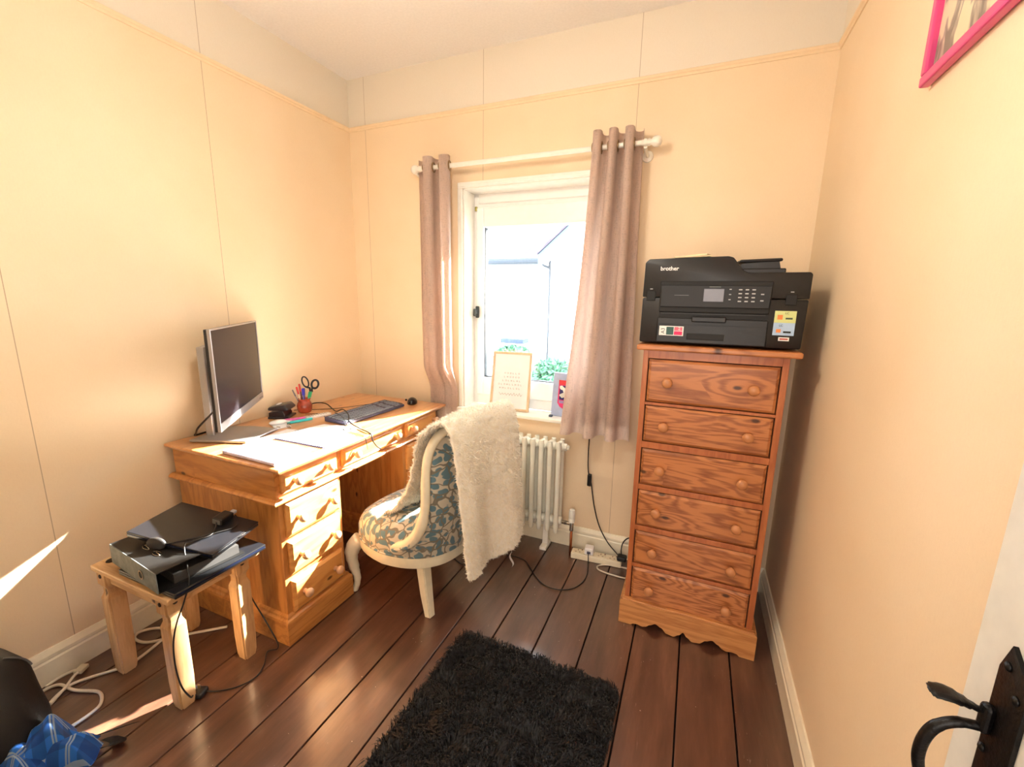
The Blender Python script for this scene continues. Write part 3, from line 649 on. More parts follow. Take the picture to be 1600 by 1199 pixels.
tag(obj('charging_cable', cable([(1.618, -.126, .053), (1.622, -.145, .05), (1.628, -.165, .02), (1.640, -.23, .004), (1.635, -.31, .004), (1.60, -.38, .004), (1.54, -.415, .004), (1.47, -.412, .004), (1.41, -.37, .004), (1.345, -.30, .004), (1.31, -.265, .004), (1.25, -.25, .004), (1.15, -.26, .004), (1.03, -.28, .004), (.93, -.33, .004), (.925, -.38, .004), (.98, -.42, .004), (1.04, -.435, .004), (1.09, -.42, .004)], .0028), M_CB, smooth=True), 'thin black charging cable looping over the floorboards from the usb plug', 'cable')
lc = thing('lamp_switch_cable', 'black cable with inline switch hanging from behind the right curtain', 'cable', (1.57, -.03, .0))
obj('cable', cable([(1.572, -.05, .78), (1.57, -.035, .68), (1.568, -.03, .58), (1.572, -.028, .48), (1.590, -.028, .42), (1.60, -.026, .36), (1.617, -.026, .27), (1.65, -.03, .17), (1.70, -.035, .09), (1.755, -.05, .045), (1.775, -.062, .038)], .0032), M_CB, lc, smooth=True)
obj('inline_switch', B((1.571, -.042, .395), (1.593, -.018, .462), .006, seg=3), M_CB, lc)
bp = thing('black_plug', 'black plug with looped cable beside the chest', 'plug', (1.79, -.085, 0))
obj('plug_body', B((1.765, -.11, .036), (1.815, -.066, .062), .008), M_CB, bp)
obj('cable', cable([(1.79, -.09, .055), (1.78, -.06, .075), (1.785, -.04, .11), (1.81, -.035, .14), (1.85, -.038, .148), (1.90, -.045, .12), (1.93, -.05, .03)], .0032), M_CB, bp, smooth=True)
tag(obj('white_cable', cable([(1.93, -.12, .005), (1.85, -.105, .005), (1.76, -.108, .005), (1.70, -.125, .005), (1.675, -.152, .005), (1.69, -.178, .005), (1.75, -.19, .005), (1.83, -.19, .005), (1.92, -.17, .005)], .0042), M_CW, smooth=True), 'white cable bent in a loop on the floor beside the chest of drawers', 'cable')

# ---------------------------------------------------------------- shaggy rug
rug = thing('shaggy_rug', 'black shaggy rectangular rug on the dark floorboards', 'rug', (1.575, -1.45, 0))
RC = (1.572, -1.42); RHX, RHY, RR = .338, .585, .05; ra = math.radians(-1.2)
def inr(x, y, m=0):
    ax, ay = abs(x)-(RHX-m-RR), abs(y)-(RHY-m-RR)
    return (ax < RR and ay < RR) and not (ax > 0 and ay > 0 and ax*ax+ay*ay > RR*RR)
pts = []
for sx, sy, a0 in ((1, 1, 0), (-1, 1, PI/2), (-1, -1, PI), (1, -1, 3*PI/2)):
    for k in range(7):
        a = a0+k*PI/12; pts.append((sx*(RHX-RR-.012)+RR*math.cos(a), sy*(RHY-RR-.012)+RR*math.sin(a), .001))
RM = Matrix.Translation((RC[0], RC[1], 0)) @ Matrix.Rotation(ra, 4, 'Z')
M_RUG = plain('rug_backing', (12, 11, 14), .95)
obj('backing', prism(NB(), pts, (0, 0, .006), mat=RM), M_RUG, rug)
rnd = random.Random(3); vs = []; fs = []
t = NT('rug_pile'); v = t.coord(); nz = t.noise(v, 40, 3); t.col(t.ramp(nz, [(.35, lin((4, 4, 7))), (.7, lin((16, 17, 25)))])); t.set(Roughness=.42, Sheen_Weight=.12); t.b.inputs['Specular IOR Level'].default_value = .28
n = 0
while n < 30000:
    x, y = rnd.uniform(-RHX, RHX), rnd.uniform(-RHY, RHY)
    if not inr(x, y, .008): continue
    n += 1
    p = RM @ Vector((x, y, .004))
    fx = noise.noise(Vector((x*16, y*16, 0))); fy = noise.noise(Vector((x*16, y*16, 9)))
    d = Vector((fx*1.6+rnd.uniform(-.5, .5), fy*1.6+rnd.uniform(-.5, .5), 0))
    if d.length > .95: d *= .95/d.length
    if not inr(x+d.x*.012, y+d.y*.012, .004): d *= .35
    L = rnd.uniform(.022, .034); w = rnd.uniform(.0010, .0019); s = Vector((-d.y, d.x, 0)).normalized()*w if d.length > .01 else Vector((w, 0, 0))
    a1 = p+Vector((d.x*.25, d.y*.25, .62))*L; a2 = p+Vector((d.x*.95, d.y*.95, max(.35, .95-d.length*.55)))*L
    i = len(vs); vs += [p-s, p+s, a1+s, a1-s, a2+s*.5, a2-s*.5]; fs += [(i, i+1, i+2, i+3), (i+3, i+2, i+4, i+5)]
me = bpy.data.meshes.new('pile'); mi_ = wm(rug).inverted(); me.from_pydata([tuple(mi_ @ q) for q in vs], [], fs); me.materials.append(t.m); me.shade_smooth()
pile = bpy.data.objects.new('pile', me); COL.objects.link(pile); pile.parent = rug; pile['kind'] = 'stuff'

# ---------------------------------------------------------------- slipper chair with throw
def leaf_mat():
    t = NT('leaf_print_fabric'); v = t.coord((1, 1, 1)); ds = t.noise(v, 7, 2); 
    va = t.n('ShaderNodeVectorMath', operation='MULTIPLY_ADD'); 
    nv = t.n('ShaderNodeTexNoise'); nv.inputs['Scale'].default_value = 9; t.l(v, nv.inputs['Vector'])
    t.l(nv.outputs['Color'], va.inputs[0]); va.inputs[1].default_value = (.09, .09, .09); t.l(v, va.inputs[2])
    vo = t.n('ShaderNodeTexVoronoi', feature='SMOOTH_F1'); vo.inputs['Scale'].default_value = 30; vo.inputs['Smoothness'].default_value = .12; t.l(va.outputs[0], vo.inputs['Vector'])
    vo2 = t.n('ShaderNodeTexVoronoi', feature='DISTANCE_TO_EDGE'); vo2.inputs['Scale'].default_value = 17; t.l(va.outputs[0], vo2.inputs['Vector'])
    leaf = t.ramp(vo.outputs['Distance'], [(.46, (1, 1, 1)), (.53, (0, 0, 0))])
    vein = t.ramp(vo2.outputs['Distance'], [(.035, (1, 1, 1)), (.06, (0, 0, 0))])
    c1 = t.mix(leaf, lin((206, 198, 180)), lin((98, 132, 146)))
    c = t.mix(vein, c1, lin((128, 122, 108)))
    t.col(c); t.set(Roughness=.85, Sheen_Weight=.3); t.bump(t.noise(v, 400, 2), .2, .001); return t.m
M_LF = leaf_mat(); M_CR = plain('cream_wood_paint', (240, 232, 208), .42, coat=.15, var=.03)
CA = math.radians(170)
chair = thing('slipper_chair', 'low cream slipper chair with blue leaf upholstery at the desk', 'chair', (.92, -.63, 0), CA)
def L(bm): bm.transform(wm(chair)); return bm        # built in chair coordinates: +x is the sitter's front, +y the near side
def seat_outline(k=1, n=48, back=True):
    out = []
    for i in range(n):
        a = 2*PI*i/n; c_, s_ = math.cos(a), math.sin(a)
        wx = .29 if c_ > 0 else .235
        x = wx*math.copysign(abs(c_)**.75, c_); wy = .262-.05*max(0, -x/.235)
        y = wy*math.copysign(abs(s_)**.72, s_)
        out.append((x*k, y*k))
    return out
so = seat_outline()
obj('seat_rail', L(prism(NB(), [(x, y, .243) for x, y in so], (0, 0, .052), .006)), M_CR, chair, smooth=True, angle=40)
n = 48; bm = NB(); rings = []
for k, z in ((.97, .292), (1.0, .305), (1.005, .34), (.985, .375), (.93, .402), (.8, .425), (.6, .438), (.35, .444)):
    rings.append([bm.verts.new((x, y, z-(.02*(x/.25)**2 if z > .36 and x > 0 else 0))) for x, y in seat_outline(k)])
for a, b in zip(rings, rings[1:]):
    for k in range(n): bm.faces.new((a[k], a[(k+1) % n], b[(k+1) % n], b[k]))
bm.faces.new(rings[-1]); bm.faces.new(rings[0][::-1])
seat = obj('seat_cushion', L(bm), M_LF, chair, smooth=True, angle=60)
obj('seat_piping', L(tube(NB(), [(x*1.0, y*1.0, .298) for x, y in so], .0045, 6, closed=True)), M_LF, seat, smooth=True)
half = [(.185, .218, .336), (.09, .237, .326), (-.01, .240, .328), (-.10, .234, .352), (-.165, .226, .405), (-.208, .220, .485), (-.226, .217, .580), (-.228, .215, .680), (-.238, .208, .775), (-.262, .185, .848), (-.288, .12, .888), (-.302, .04, .900)]
edge = half+[(x, -y, z) for x, y, z in half[::-1]]
ep = smooth_path(edge, 5)
for s_ in (1, -1):
    hp = smooth_path([(x, y*s_, z) for x, y, z in half], 5)
    pass
bm = tube(NB(), ep, [.005, .014, .019, .023, .025, .025, .021, .021, .020, .020, .020, .020, .020, .020, .020, .020, .020, .020, .022, .025, .025, .024, .020, .018, .013, .005], 10, flat=(1, .75), up=(0, 0, 1))
obj('show_wood_frame', L(bm), M_CR, chair, smooth=True)
def bot(i):           # matching point on the seat rail, rear half
    tt = i/(len(ep)-1)                     # 0 near arm .. 1 far arm
    a = math.radians(52+tt*256)
    c_, s_ = math.cos(a), math.sin(a); wx = .29 if c_ > 0 else .24
    x = wx*math.copysign(abs(c_)**.75, c_); wy = .262-.05*max(0, -x/.235)
    return Vector((x, wy*math.copysign(abs(s_)**.72, s_), .296))
def outer(a, v):
    i = min(int(round(a*(len(ep)-1))), len(ep)-1); e = Vector(ep[i]); b_ = bot(i); p = e.lerp(b_, v)
    bulge = math.sin(v*PI)*.02; d = Vector((p.x, p.y, 0)).normalized(); return p+d*bulge*(1 if p.z > .34 else .3)
obj('outer_back', L(grid(outer, len(ep), 14)), M_LF, chair, smooth=True)
def inner(a, v):
    i = min(int(round(a*(len(ep)-1))), len(ep)-1); e = Vector(ep[i]); b_ = bot(i); b_.z = .40; d = Vector((b_.x, b_.y, 0)).normalized()
    p = e.lerp(Vector((b_.x*.8, b_.y*.8, min(.40, e.z-.01))), v); return p-Vector((e.x, e.y, 0)).normalized()*(.012+.035*math.sin(v*PI))
obj('inner_back', L(grid(inner, len(ep), 12)), M_LF, chair, smooth=True)
for s_ in (1, -1):
    pth = smooth_path([(.225, .200*s_, .262), (.245, .222*s_, .225), (.252, .232*s_, .18), (.243, .228*s_, .12), (.232, .222*s_, .07), (.236, .224*s_, .025), (.246, .232*s_, 0)], 4)
    obj('leg', L(tube(NB(), pth, [.036, .036, .033, .028, .024, .020, .017, .015, .015, .019], 14)), M_CR, chair, smooth=True)
    pth = [(-.135, .150*s_, .28), (-.145, .152*s_, .20), (-.16, .155*s_, .10), (-.182, .160*s_, 0)]
    t = tube(NB(), pth, [.034, .033, .030, .024], 4, up=(1, 1, 0)); bmesh.ops.bevel(t, geom=t.edges[:], offset=.004, segments=2, affect='EDGES'); obj('leg', L(t), M_CR, chair, smooth=True, angle=40)

t = NT('fleece_throw'); v = t.coord(); nz = t.noise(v, 60, 4, .7); c = t.ramp(nz, [(.3, lin((250, 240, 218))), (.65, lin((255, 251, 240)))]); t.col(c); t.set(Roughness=.95, Sheen_Weight=.6, Sheen_Roughness=.4); t.bump(t.math('ADD', nz, t.noise(v, 260, 3, .7)), .4, .004); M_FLC = t.m
throw = thing('fleece_throw', 'cream fleece throw draped over the back of the slipper chair', 'blanket', (1.25, -.66, .9))
cs = [(.055, .452), (.015, .464), (-.035, .505), (-.090, .585), (-.130, .69), (-.168, .79), (-.208, .868), (-.250, .918), (-.300, .938), (-.350, .918), (-.378, .84), (-.390, .72), (-.397, .62), (-.402, .50), (-.407, .38), (-.411, .265)]
cs = smooth_path([(x, 0, z) for x, z in cs], 8)
NCS = len(cs)
def thr(a, v):
    """a: along the drape front to back, v: across from near side to far side"""
    k = a*(NCS-1); i = min(int(k), NCS-2); p = Vector(cs[i]).lerp(Vector(cs[i+1]), k-i)
    frontness = max(0, 1-a/.42)
    q = max(0, (a-.5)/.5); y0 = .236-.050*min(1, frontness*2.5)-.045*q; y1 = -.218-.03*q
    y = y0+(y1-y0)*v
    nzv = noise.noise(Vector((y*9, a*3, 2)))
    x = p.x; z = p.z
    if a > .52:      # back fall: folds, lower at the near side
        q = (a-.52)/.48
        z += q*(.012*math.sin(v*6+1)-.02*max(0, 1-v*6)*-1+.02*v); x -= .022*math.sin(v*9+.8)*q + .01*nzv
    elif a < .42:
        x += .02*nzv; z += .01*noise.noise(Vector((y*12, a*8, 5)))
    c_ = max(0, 1-abs(a-.47)/.1); z -= .035*c_*(abs(v-.5)*2)**2.2
    lump = noise.noise(Vector((x*34, y*34, z*34)))*.007+noise.noise(Vector((x*90, y*90, z*90)))*.0045
    return (x+lump, y, z+lump)
bm = thicken(grid(thr, 170, 90), .010)
fl = L(bm); fl_m = fl.copy()
obj('cloth', fl, M_FLC, throw, smooth=True)
fl_m.normal_update(); rnd = random.Random(5); vs = []; fs = []; faces = fl_m.faces[:]
mi_ = wm(throw).inverted()
for _ in range(52000):
    fc = rnd.choice(faces); vv = fc.verts; a, b, c_ = rnd.random(), rnd.random(), 0
    p = vv[0].co.lerp(vv[1].co, a).lerp(vv[3 % len(vv)].co.lerp(vv[2].co, a), b)
    d = (fc.normal+Vector((rnd.uniform(-.9, .9), rnd.uniform(-.9, .9), rnd.uniform(-1.1, .5)))).normalized(); s = d.orthogonal().normalized()*.0016
    s.rotate(Matrix.Rotation(rnd.uniform(0, PI), 3, d)); Ln = rnd.uniform(.007, .015); e = p+d*Ln
    i = len(vs); vs += [p-s, p+s, e]; fs += [(i, i+1, i+2)]
me = bpy.data.meshes.new('fleece_pile'); me.from_pydata([tuple(mi_ @ q) for q in vs], [], fs); me.materials.append(M_FLC)
o = bpy.data.objects.new('fleece_pile', me); COL.objects.link(o); o.parent = throw; o['kind'] = 'stuff'; fl_m.free()
bm = grid(lambda a, v: (-.425+.008*math.sin(v*6), -.13+.012*a+.004*math.sin(v*5), .255-.075*v), 2, 8); bmesh.ops.solidify(bm, geom=bm.faces[:], thickness=.001)
obj('care_label', L(bm), plain('label_white', (245, 245, 250), .7), throw)

# ---------------------------------------------------------------- on the desk
M_SIL = plain('monitor_silver', (176, 174, 176), .32, metal=.7, var=.02)
mon = thing('computer_monitor', 'silver-framed flat monitor with dark screen on the desk', 'monitor', (.10, -1.03, DZ))
A, Bq = Vector((.42, -1.215, 0)), Vector((.035, -.747, 0)); e_ = (Bq-A).normalized(); nn = Vector((e_.y, -e_.x, 0)); WM = (Bq-A).length
# columns: width axis e, depth axis -n (behind), up
MM = Matrix((e_, -nn, Vector((0, 0, 1)))).transposed().to_4x4(); MM.translation = A
def MB(a, b, bev=0, **k): bm = box(NB(), a, b, bev, **k); bm.transform(MM); return bm
z0, z1 = .872, 1.262
obj('casing', MB((.001, .0115, z0+.001), (WM-.001, .022, z1-.001), .002), plain('casing_dark', (30, 26, 28), .5), mon)
fr_ = NB(); ring(fr_, 0, WM, z0, z1, .008, 0, .012, .0015, .006); box(fr_, (.006, 0, z0+.006), (WM-.006, .012, z0+.032), .001); fr_.transform(MM); obj('bezel', fr_, M_SIL, mon)
t = NT('screen_glass'); t.col((.018, .015, .018, 1)); t.set(Roughness=.2, Specular_IOR_Level=.12); obj('screen', MB((.006, .003, z0+.032), (WM-.006, .008, z1-.006)), t.m, mon)
for k, x in enumerate((.03, .05, .07)): obj('button', MB((WM-x, -.001, z0+.010), (WM-x+.008, .003, z0+.013)), M_DK, mon)
KM = Matrix((e_, -nn, Vector((0, 0, 1)))).transposed().to_4x4(); KM.translation = (.078, -1.03, 0)
bm = box(NB(), (-.05, -.012, DZ+.008), (.05, .018, 1.165), .004); bm.transform(KM); obj('stand_column', bm, M_SIL, mon)
bm = tube(NB(), [(0, -.1, 1.07), (0, 0, 1.07)], .03, 16); bm.transform(KM); obj('tilt_mount', bm, M_DK, mon, smooth=True, angle=40)
bm = prism(NB(), [(.085, -1.145, DZ+.002), (.315, -1.055, DZ+.002), (.265, -.86, DZ+.002), (.135, -.885, DZ+.002), (.03, -.94, DZ+.002)], (0, 0, .010), .003); obj('stand_base', bm, M_SIL, mon)
obj('power_cable', cable([(.20, -1.06, .93), (.16, -1.09, .88), (.10, -1.11, .82), (.06, -1.10, .785), (.018, -1.08, .765), (.010, -1.03, .764)], .004), M_CB, mon, smooth=True)
M_PAP = plain('paper_white', (246, 246, 250), .75, var=.01, coat=.5, Coat_Roughness=.3); M_LIL = plain('book_cover_lilac', (206, 196, 216), .5); M_AQ = plain('book_cover_pale_aqua', (200, 226, 232), .5); M_NAV = plain('notebook_navy', (52, 58, 104), .45)
def quad(bm, pts, z, h): return prism(bm, [(x, y, z) for x, y in pts], (0, 0, h))
bk1 = thing('paperback_book', 'thick pale lilac softcover book nearest the desk corner', 'book', (.5, -1.1, DZ)); q = [(.345, -1.168), (.648, -1.176), (.655, -1.02), (.36, -1.0)]
def inset(q, d): c = sum((Vector(p) for p in q), Vector((0, 0)))/4; return [tuple(Vector(p)+(c-Vector(p)).normalized()*d) for p in q]
obj('back_cover', quad(NB(), q, DZ+.0005, .0015), M_LIL, bk1); obj('page_block', quad(NB(), inset(q, .004), DZ+.002, .012), M_PAP, bk1); obj('front_cover', quad(NB(), q, DZ+.014, .0012), M_PAP, bk1)
obj('spine', tube(NB(), [(q[0][0], q[0][1], DZ+.0078), (q[1][0], q[1][1], DZ+.0078)], .0074, 10), M_LIL, bk1, smooth=True, angle=40)
obj('cover_motif', quad(NB(), [(.46, -1.10), (.485, -1.10), (.485, -1.07), (.46, -1.075)], DZ+.0152, .0002), plain('motif_pink', (236, 206, 222), .6), bk1)
bm = quad(NB(), [(.40, -1.172), (.662, -1.166), (.672, -.995), (.47, -.985)], DZ+.0002, .0003); 
tag(obj('paper_sheet', quad(NB(), [(.652, -1.10), (.676, -1.09), (.668, -.96), (.658, -.985)], DZ+.0004, .0008), M_AQ), 'pale blue sheet edge showing beside the lilac book', 'paper')
nb = thing('spiral_notebook', 'open navy spiral notebook of white pages on the desk front edge', 'notebook', (.55, -.87, DZ)); q = [(.36, -.955), (.655, -.952), (.668, -.782), (.395, -.776)]
obj('cover', quad(NB(), q, DZ+.0005, .002), M_NAV, nb); obj('page_block', quad(NB(), inset(q, .006), DZ+.0028, .008), M_PAP, nb)
bm = NB()
for k in range(26):
    p = Vector((*q[0], 0)).lerp(Vector((*q[1], 0)), (k+.5)/26); tube(bm, [(p.x, p.y+.007*math.cos(a)-.002, DZ+.0075+.007*math.sin(a)) for a in [2*PI*j/10 for j in range(10)]], .0009, 5, closed=True)
obj('spiral_wire', bm, plain('wire_navy', (60, 60, 90), .4, metal=.4), nb)
tag(obj('paper_sheet', quad(NB(), [(.34, -.83), (.56, -.80), (.59, -.66), (.38, -.69)], DZ+.0115, .0008), M_PAP), 'white sheet lying across the open notebook', 'paper')
o_ = bpy.data.objects['paper_sheet.001']; o_.location.z = -.0108
tag(obj('paper_sheet', quad(NB(), [(.30, -1.06), (.36, -.98), (.385, -.80), (.29, -.83)], DZ+.0125, .0008), M_PAP), 'white loose sheet between the monitor foot and the notebook', 'paper')
bpy.data.objects['paper_sheet.002'].location.z = -.0118
tag(obj('envelope', quad(NB(), [(.125, -.80), (.245, -.855), (.27, -.79), (.16, -.735)], DZ+.0005, .002), M_PAP), 'white envelope behind the notebook by the monitor foot', 'envelope')
# keyboard
kb = thing('computer_keyboard', 'grey full-size keyboard in the middle of the desk', 'keyboard', (.44, -.47, DZ))
ka, kb1 = Vector((.345, -.655, 0)), Vector((.362, -.215, 0)); ke = (kb1-ka).normalized(); KL = (kb1-ka).length; kd = Vector((ke.y, -ke.x, 0))
KB = Matrix((ke, kd, Vector((0, 0, 1)))).transposed().to_4x4(); KB.translation = ka
M_KB = plain('keyboard_grey', (70, 68, 92), .5, var=.03); M_KEYC = plain('keycap', (132, 142, 158), .45, var=.03)
bm = prism(NB(), [(0, 0, DZ+.002), (0, 0, DZ+.026), (0, .15, DZ+.015), (0, .15, DZ+.002)], (KL, 0, 0), .002); bm.transform(KB.to_3x3().to_4x4() if False else KB); obj('case', bm, M_KB, kb)
def keyz(y): return DZ+.026-.0733*y
for rr in range(6):
    y = .014+rr*.0215+(.006 if rr else 0); x = .008
    while x < KL-.018:
        w = .0165
        if rr == 5 and .12 < x < .13+.0: w = .1
        if rr == 5 and .245 > x > .105 and w < .05: w = .115
        if rr in (2, 3, 4) and x < .02: w = .026
        if x+w > KL-.006: break
        if not (abs(x-.305) < .009 or abs(x-.365) < .006):
            t = box(NB(), (x, y, keyz(y)-.002), (x+w-.002, y+.0165, keyz(y+.008)+.004), .0018, seg=1); t.transform(KB); obj('key', t, M_KEYC, kb)
        x += w+.0025
# mouse
mo = thing('computer_mouse', 'small black mouse at the far end of the desk', 'mouse', (.51, -.125, DZ)); bm = bmesh.new(); bmesh.ops.create_uvsphere(bm, u_segments=24, v_segments=14, radius=1)
for v in bm.verts: v.co = Vector((v.co.x*.030, v.co.y*.052, max(v.co.z, -.1)*.034*(1-.25*v.co.y)))
bm.transform(Matrix.Translation((.505, -.135, DZ+.005)) @ Matrix.Rotation(.5, 4, 'Z')); obj('shell', bm, plain('mouse_black', (24, 24, 34), .25, coat=.4), mo, smooth=True)
obj('scroll_wheel', tube(NB(), [(.487, -.172, DZ+.028), (.493, -.175, DZ+.028)], .006, 12), M_DK, mo)
# pen pot and its pens
PXc, PYc = .108, -.565
pot = thing('pen_pot', 'small red-brown glazed pot holding pens and scissors', 'pot', (PXc, PYc, DZ))
obj('jar', lathe(NB(), [(0, 0), (.028, 0), (.034, .006), (.038, .022), (.039, .04), (.034, .056), (.029, .066), (.032, .073), (.033, .078), (.030, .078), (.027, .066), (.030, .05), (.030, .01), (0, .008)], c=(PXc, PYc, DZ), n=32), plain('red_glaze', (184, 72, 48), .16, coat=.8, var=.25, scale=40), pot, smooth=True)
def pen(lab, dx, dy, tx, ty, L_, colr, capc, name='ballpoint_pen', r_=.0042, grp='pens in the red pot'):
    a = Vector((PXc+dx*.5, PYc+dy*.5, DZ+.012)); b = Vector((PXc+dx+tx, PYc+dy+ty, DZ+.012+L_))
    p = thing(name, lab, 'pen', tuple(a), 0, grp); obj('barrel', tube(NB(), [a, a.lerp(b, .72)], r_, 10), plain('pen_'+str(colr), colr, .3), p, smooth=True, angle=40)
    obj('cap', tube(NB(), [a.lerp(b, .70), a.lerp(b, .97), b], [r_*1.25, r_*1.25, r_*.8], 10), plain('pen_cap_'+str(capc), capc, .3), p, smooth=True, angle=40)
    s_ = (b-a).normalized(); obj('clip', tube(NB(), [a.lerp(b, .76)+Vector((r_*1.6, -r_, 0)), a.lerp(b, .97)+Vector((r_*1.6, -r_, 0))], .0012, 6), plain('pen_cap_'+str(capc), capc, .3), p)
pen('red-capped cream pen, leftmost in the pot', -.006, -.018, -.004, -.016, .135, (244, 214, 180), (226, 66, 50))
pen('orange-red pen with dark tip, behind the blue pens', -.016, .002, -.02, .004, .142, (120, 70, 60), (232, 84, 70))
pen('bright blue pen in the pot, left one of the blue pair', .006, -.006, .004, -.008, .125, (120, 110, 190), (62, 44, 214))
pen('dark blue pen in the pot, right one of the blue pair', -.002, .004, .002, .0, .122, (60, 60, 150), (50, 34, 180))
pen('green-topped pen leaning right in the pot', .016, .008, .008, .012, .102, (110, 190, 150), (24, 168, 108), r_=.005)
pen('pale green pen leaning at the right rim of the pot', .01, .018, .006, .02, .098, (180, 226, 200), (70, 200, 140))
pen('thin grey pencil leaning at the left rim of the pot', -.01, -.018, -.016, -.03, .12, (150, 140, 140), (110, 104, 108), name='pencil', r_=.003)
sc_ = thing('scissors', 'black-handled scissors standing handles up in the pen pot', 'scissors', (PXc, PYc+.01, DZ+.012))
P0 = Vector((PXc-.006, PYc+.012, DZ+.015)); top = Vector((PXc+.006, PYc+.045, DZ+.118))
M_SH = plain('scissor_handle', (22, 20, 22), .35); dirx = Vector((.75, .66, 0)).normalized()
for sg, cc, rx, rz in ((-1, (-.026, .045), .015, .030), (1, (.022, .030), .017, .024)):
    obj('blade', tube(NB(), [P0, top+dirx*(.002*sg)], [.003, .006], 4, flat=(1, .35)), M_CHR, sc_)
    c0 = top+dirx*cc[0]+Vector((0, 0, cc[1])); tl = .25*sg
    pts = []
    for k in range(22):
        a = 2*PI*k/22; lx, lz = rx*math.cos(a), rz*math.sin(a); pts.append(c0+dirx*(lx*math.cos(tl)+lz*math.sin(tl))+Vector((0, 0, -lx*math.sin(tl)+lz*math.cos(tl))))
    bm = tube(NB(), pts, .0038 if sg < 0 else .0055, 8, closed=True); tube(bm, [top+dirx*(.004*sg)-Vector((0, 0, .012)), top+dirx*(.006*sg)+Vector((0, 0, .01)), c0-Vector((0, 0, rz*.9))+dirx*(.0)], .0055, 8)
    obj('handle', bm, M_SH, sc_, smooth=True)
# hole punch
hp = thing('hole_punch', 'black two-hole punch between the monitor and the pen pot', 'hole punch', (.10, -.69, DZ))
HM = Matrix.Translation((.085, -.685, DZ)) @ Matrix.Rotation(math.radians(28), 4, 'Z')
M_PU = plain('punch_black', (38, 36, 44), .3, coat=.3)
bm = box(NB(), (-.055, -.05, .001), (.05, .05, .012), .004); bm.transform(HM); obj('base', bm, M_PU, hp)
bm = prism(NB(), [(-.05, -.046, .012), (-.05, -.046, .034), (.02, -.046, .045), (.03, -.046, .02), (.03, -.046, .012)], (0, .092, 0), .003); bm.transform(HM); obj('punch_block', bm, M_PU, hp)
bm = prism(NB(), [(-.052, -.05, .045), (-.05, -.05, .062), (.03, -.05, .075), (.052, -.05, .052), (.045, -.05, .042)], (0, .10, 0), .006, ); bm.transform(HM); obj('lever', bm, M_PU, hp, smooth=True, angle=50)
bm = box(NB(), (-.014, -.012, .0665), (.004, .022, .0745), .004); bm.transform(HM @ Matrix.Rotation(-.16, 4, 'Y')); obj('lock_slot', bm, plain('slot_light', (225, 225, 230), .3), hp)
# small bits
def bar(name, lab, cat, a, b, w, h, z, m, parts=None, bev=.002):
    a, b = Vector((*a, 0)), Vector((*b, 0)); e = (b-a).normalized(); mm = Matrix((e, Vector((-e.y, e.x, 0)), Vector((0, 0, 1)))).transposed().to_4x4(); mm.translation = a
    th = thing(name, lab, cat, ((a.x+b.x)/2, (a.y+b.y)/2, z)); bm = box(NB(), (0, -w/2, z), ((b-a).length, w/2, z+h), bev); bm.transform(mm); obj('body', bm, m, th); return th, mm, (b-a).length
th, mm, l_ = bar('remote_control', 'slim white remote control in front of the pen pot', 'remote control', (.222, -.665), (.262, -.54), .034, .012, DZ, plain('remote_white', (238, 234, 232), .4))
for k in range(7):
    for j in (-1, 1): t = box(NB(), (.02+k*.014, j*.008-.003, DZ+.012), (.027+k*.014, j*.008+.003, DZ+.0132)); t.transform(mm); obj('button', t, plain('button_grey', (170, 168, 172), .5), th)
th, mm, l_ = bar('highlighter_pen', 'pink highlighter lying beside the hole punch', 'highlighter', (.165, -.745), (.222, -.66), .014, .013, DZ, plain('pink_plastic', (240, 110, 196), .4), bev=.005)
t = box(NB(), (l_, -.004, DZ+.003), (l_+.015, .004, DZ+.010), .002); t.transform(mm); obj('tip', t, plain('pink_pale', (246, 190, 220), .4), th)
th, mm, l_ = bar('highlighter_pen', 'turquoise highlighter lying beside the hole punch', 'highlighter', (.225, -.76), (.262, -.655), .016, .013, DZ, plain('cyan_plastic', (70, 214, 226), .4), bev=.005)
t = box(NB(), (-.014, -.004, DZ+.003), (0, .004, DZ+.010), .002); t.transform(mm); obj('tip', t, plain('teal_dark', (50, 140, 140), .4), th)
tp = thing('correction_tape', 'white rounded correction tape dispenser by the highlighters', 'tape dispenser', (.175, -.79, DZ))
bm = bmesh.new(); bmesh.ops.create_uvsphere(bm, u_segments=20, v_segments=12, radius=1)
for v in bm.verts: v.co = Vector((v.co.x*.022, v.co.y*.04, v.co.z*.012))
bm.transform(Matrix.Translation((.185, -.795, DZ+.0125)) @ Matrix.Rotation(-.4, 4, 'Z')); obj('body', bm, M_PAP, tp, smooth=True)
obj('nozzle', tube(NB(), [(.195, -.765, DZ+.010), (.212, -.735, DZ+.006)], [.007, .003], 8), M_PAP, tp)
CL = ['leftmost small metal paper clip by the monitor foot', 'small metal paper clip in the middle of the loose four', 'metal paper clip farthest back, nearest the white tape dispenser', 'rightmost small metal paper clip, nearest the notebook']
for k, (x, y) in enumerate(((.232, -.83), (.262, -.80), (.238, -.778), (.285, -.815))):
    tag(obj('paper_clip', tube(NB(), [(x+.012*math.cos(a)*(1 if j == 0 else .8), y+.004*math.sin(a), DZ+.0035) for j in (0,) for a in [2*PI*i/12 for i in range(12)]], .0008, 5, closed=True), M_BRASS), CL[k], 'paper clip', 'loose paper clips by the monitor foot')
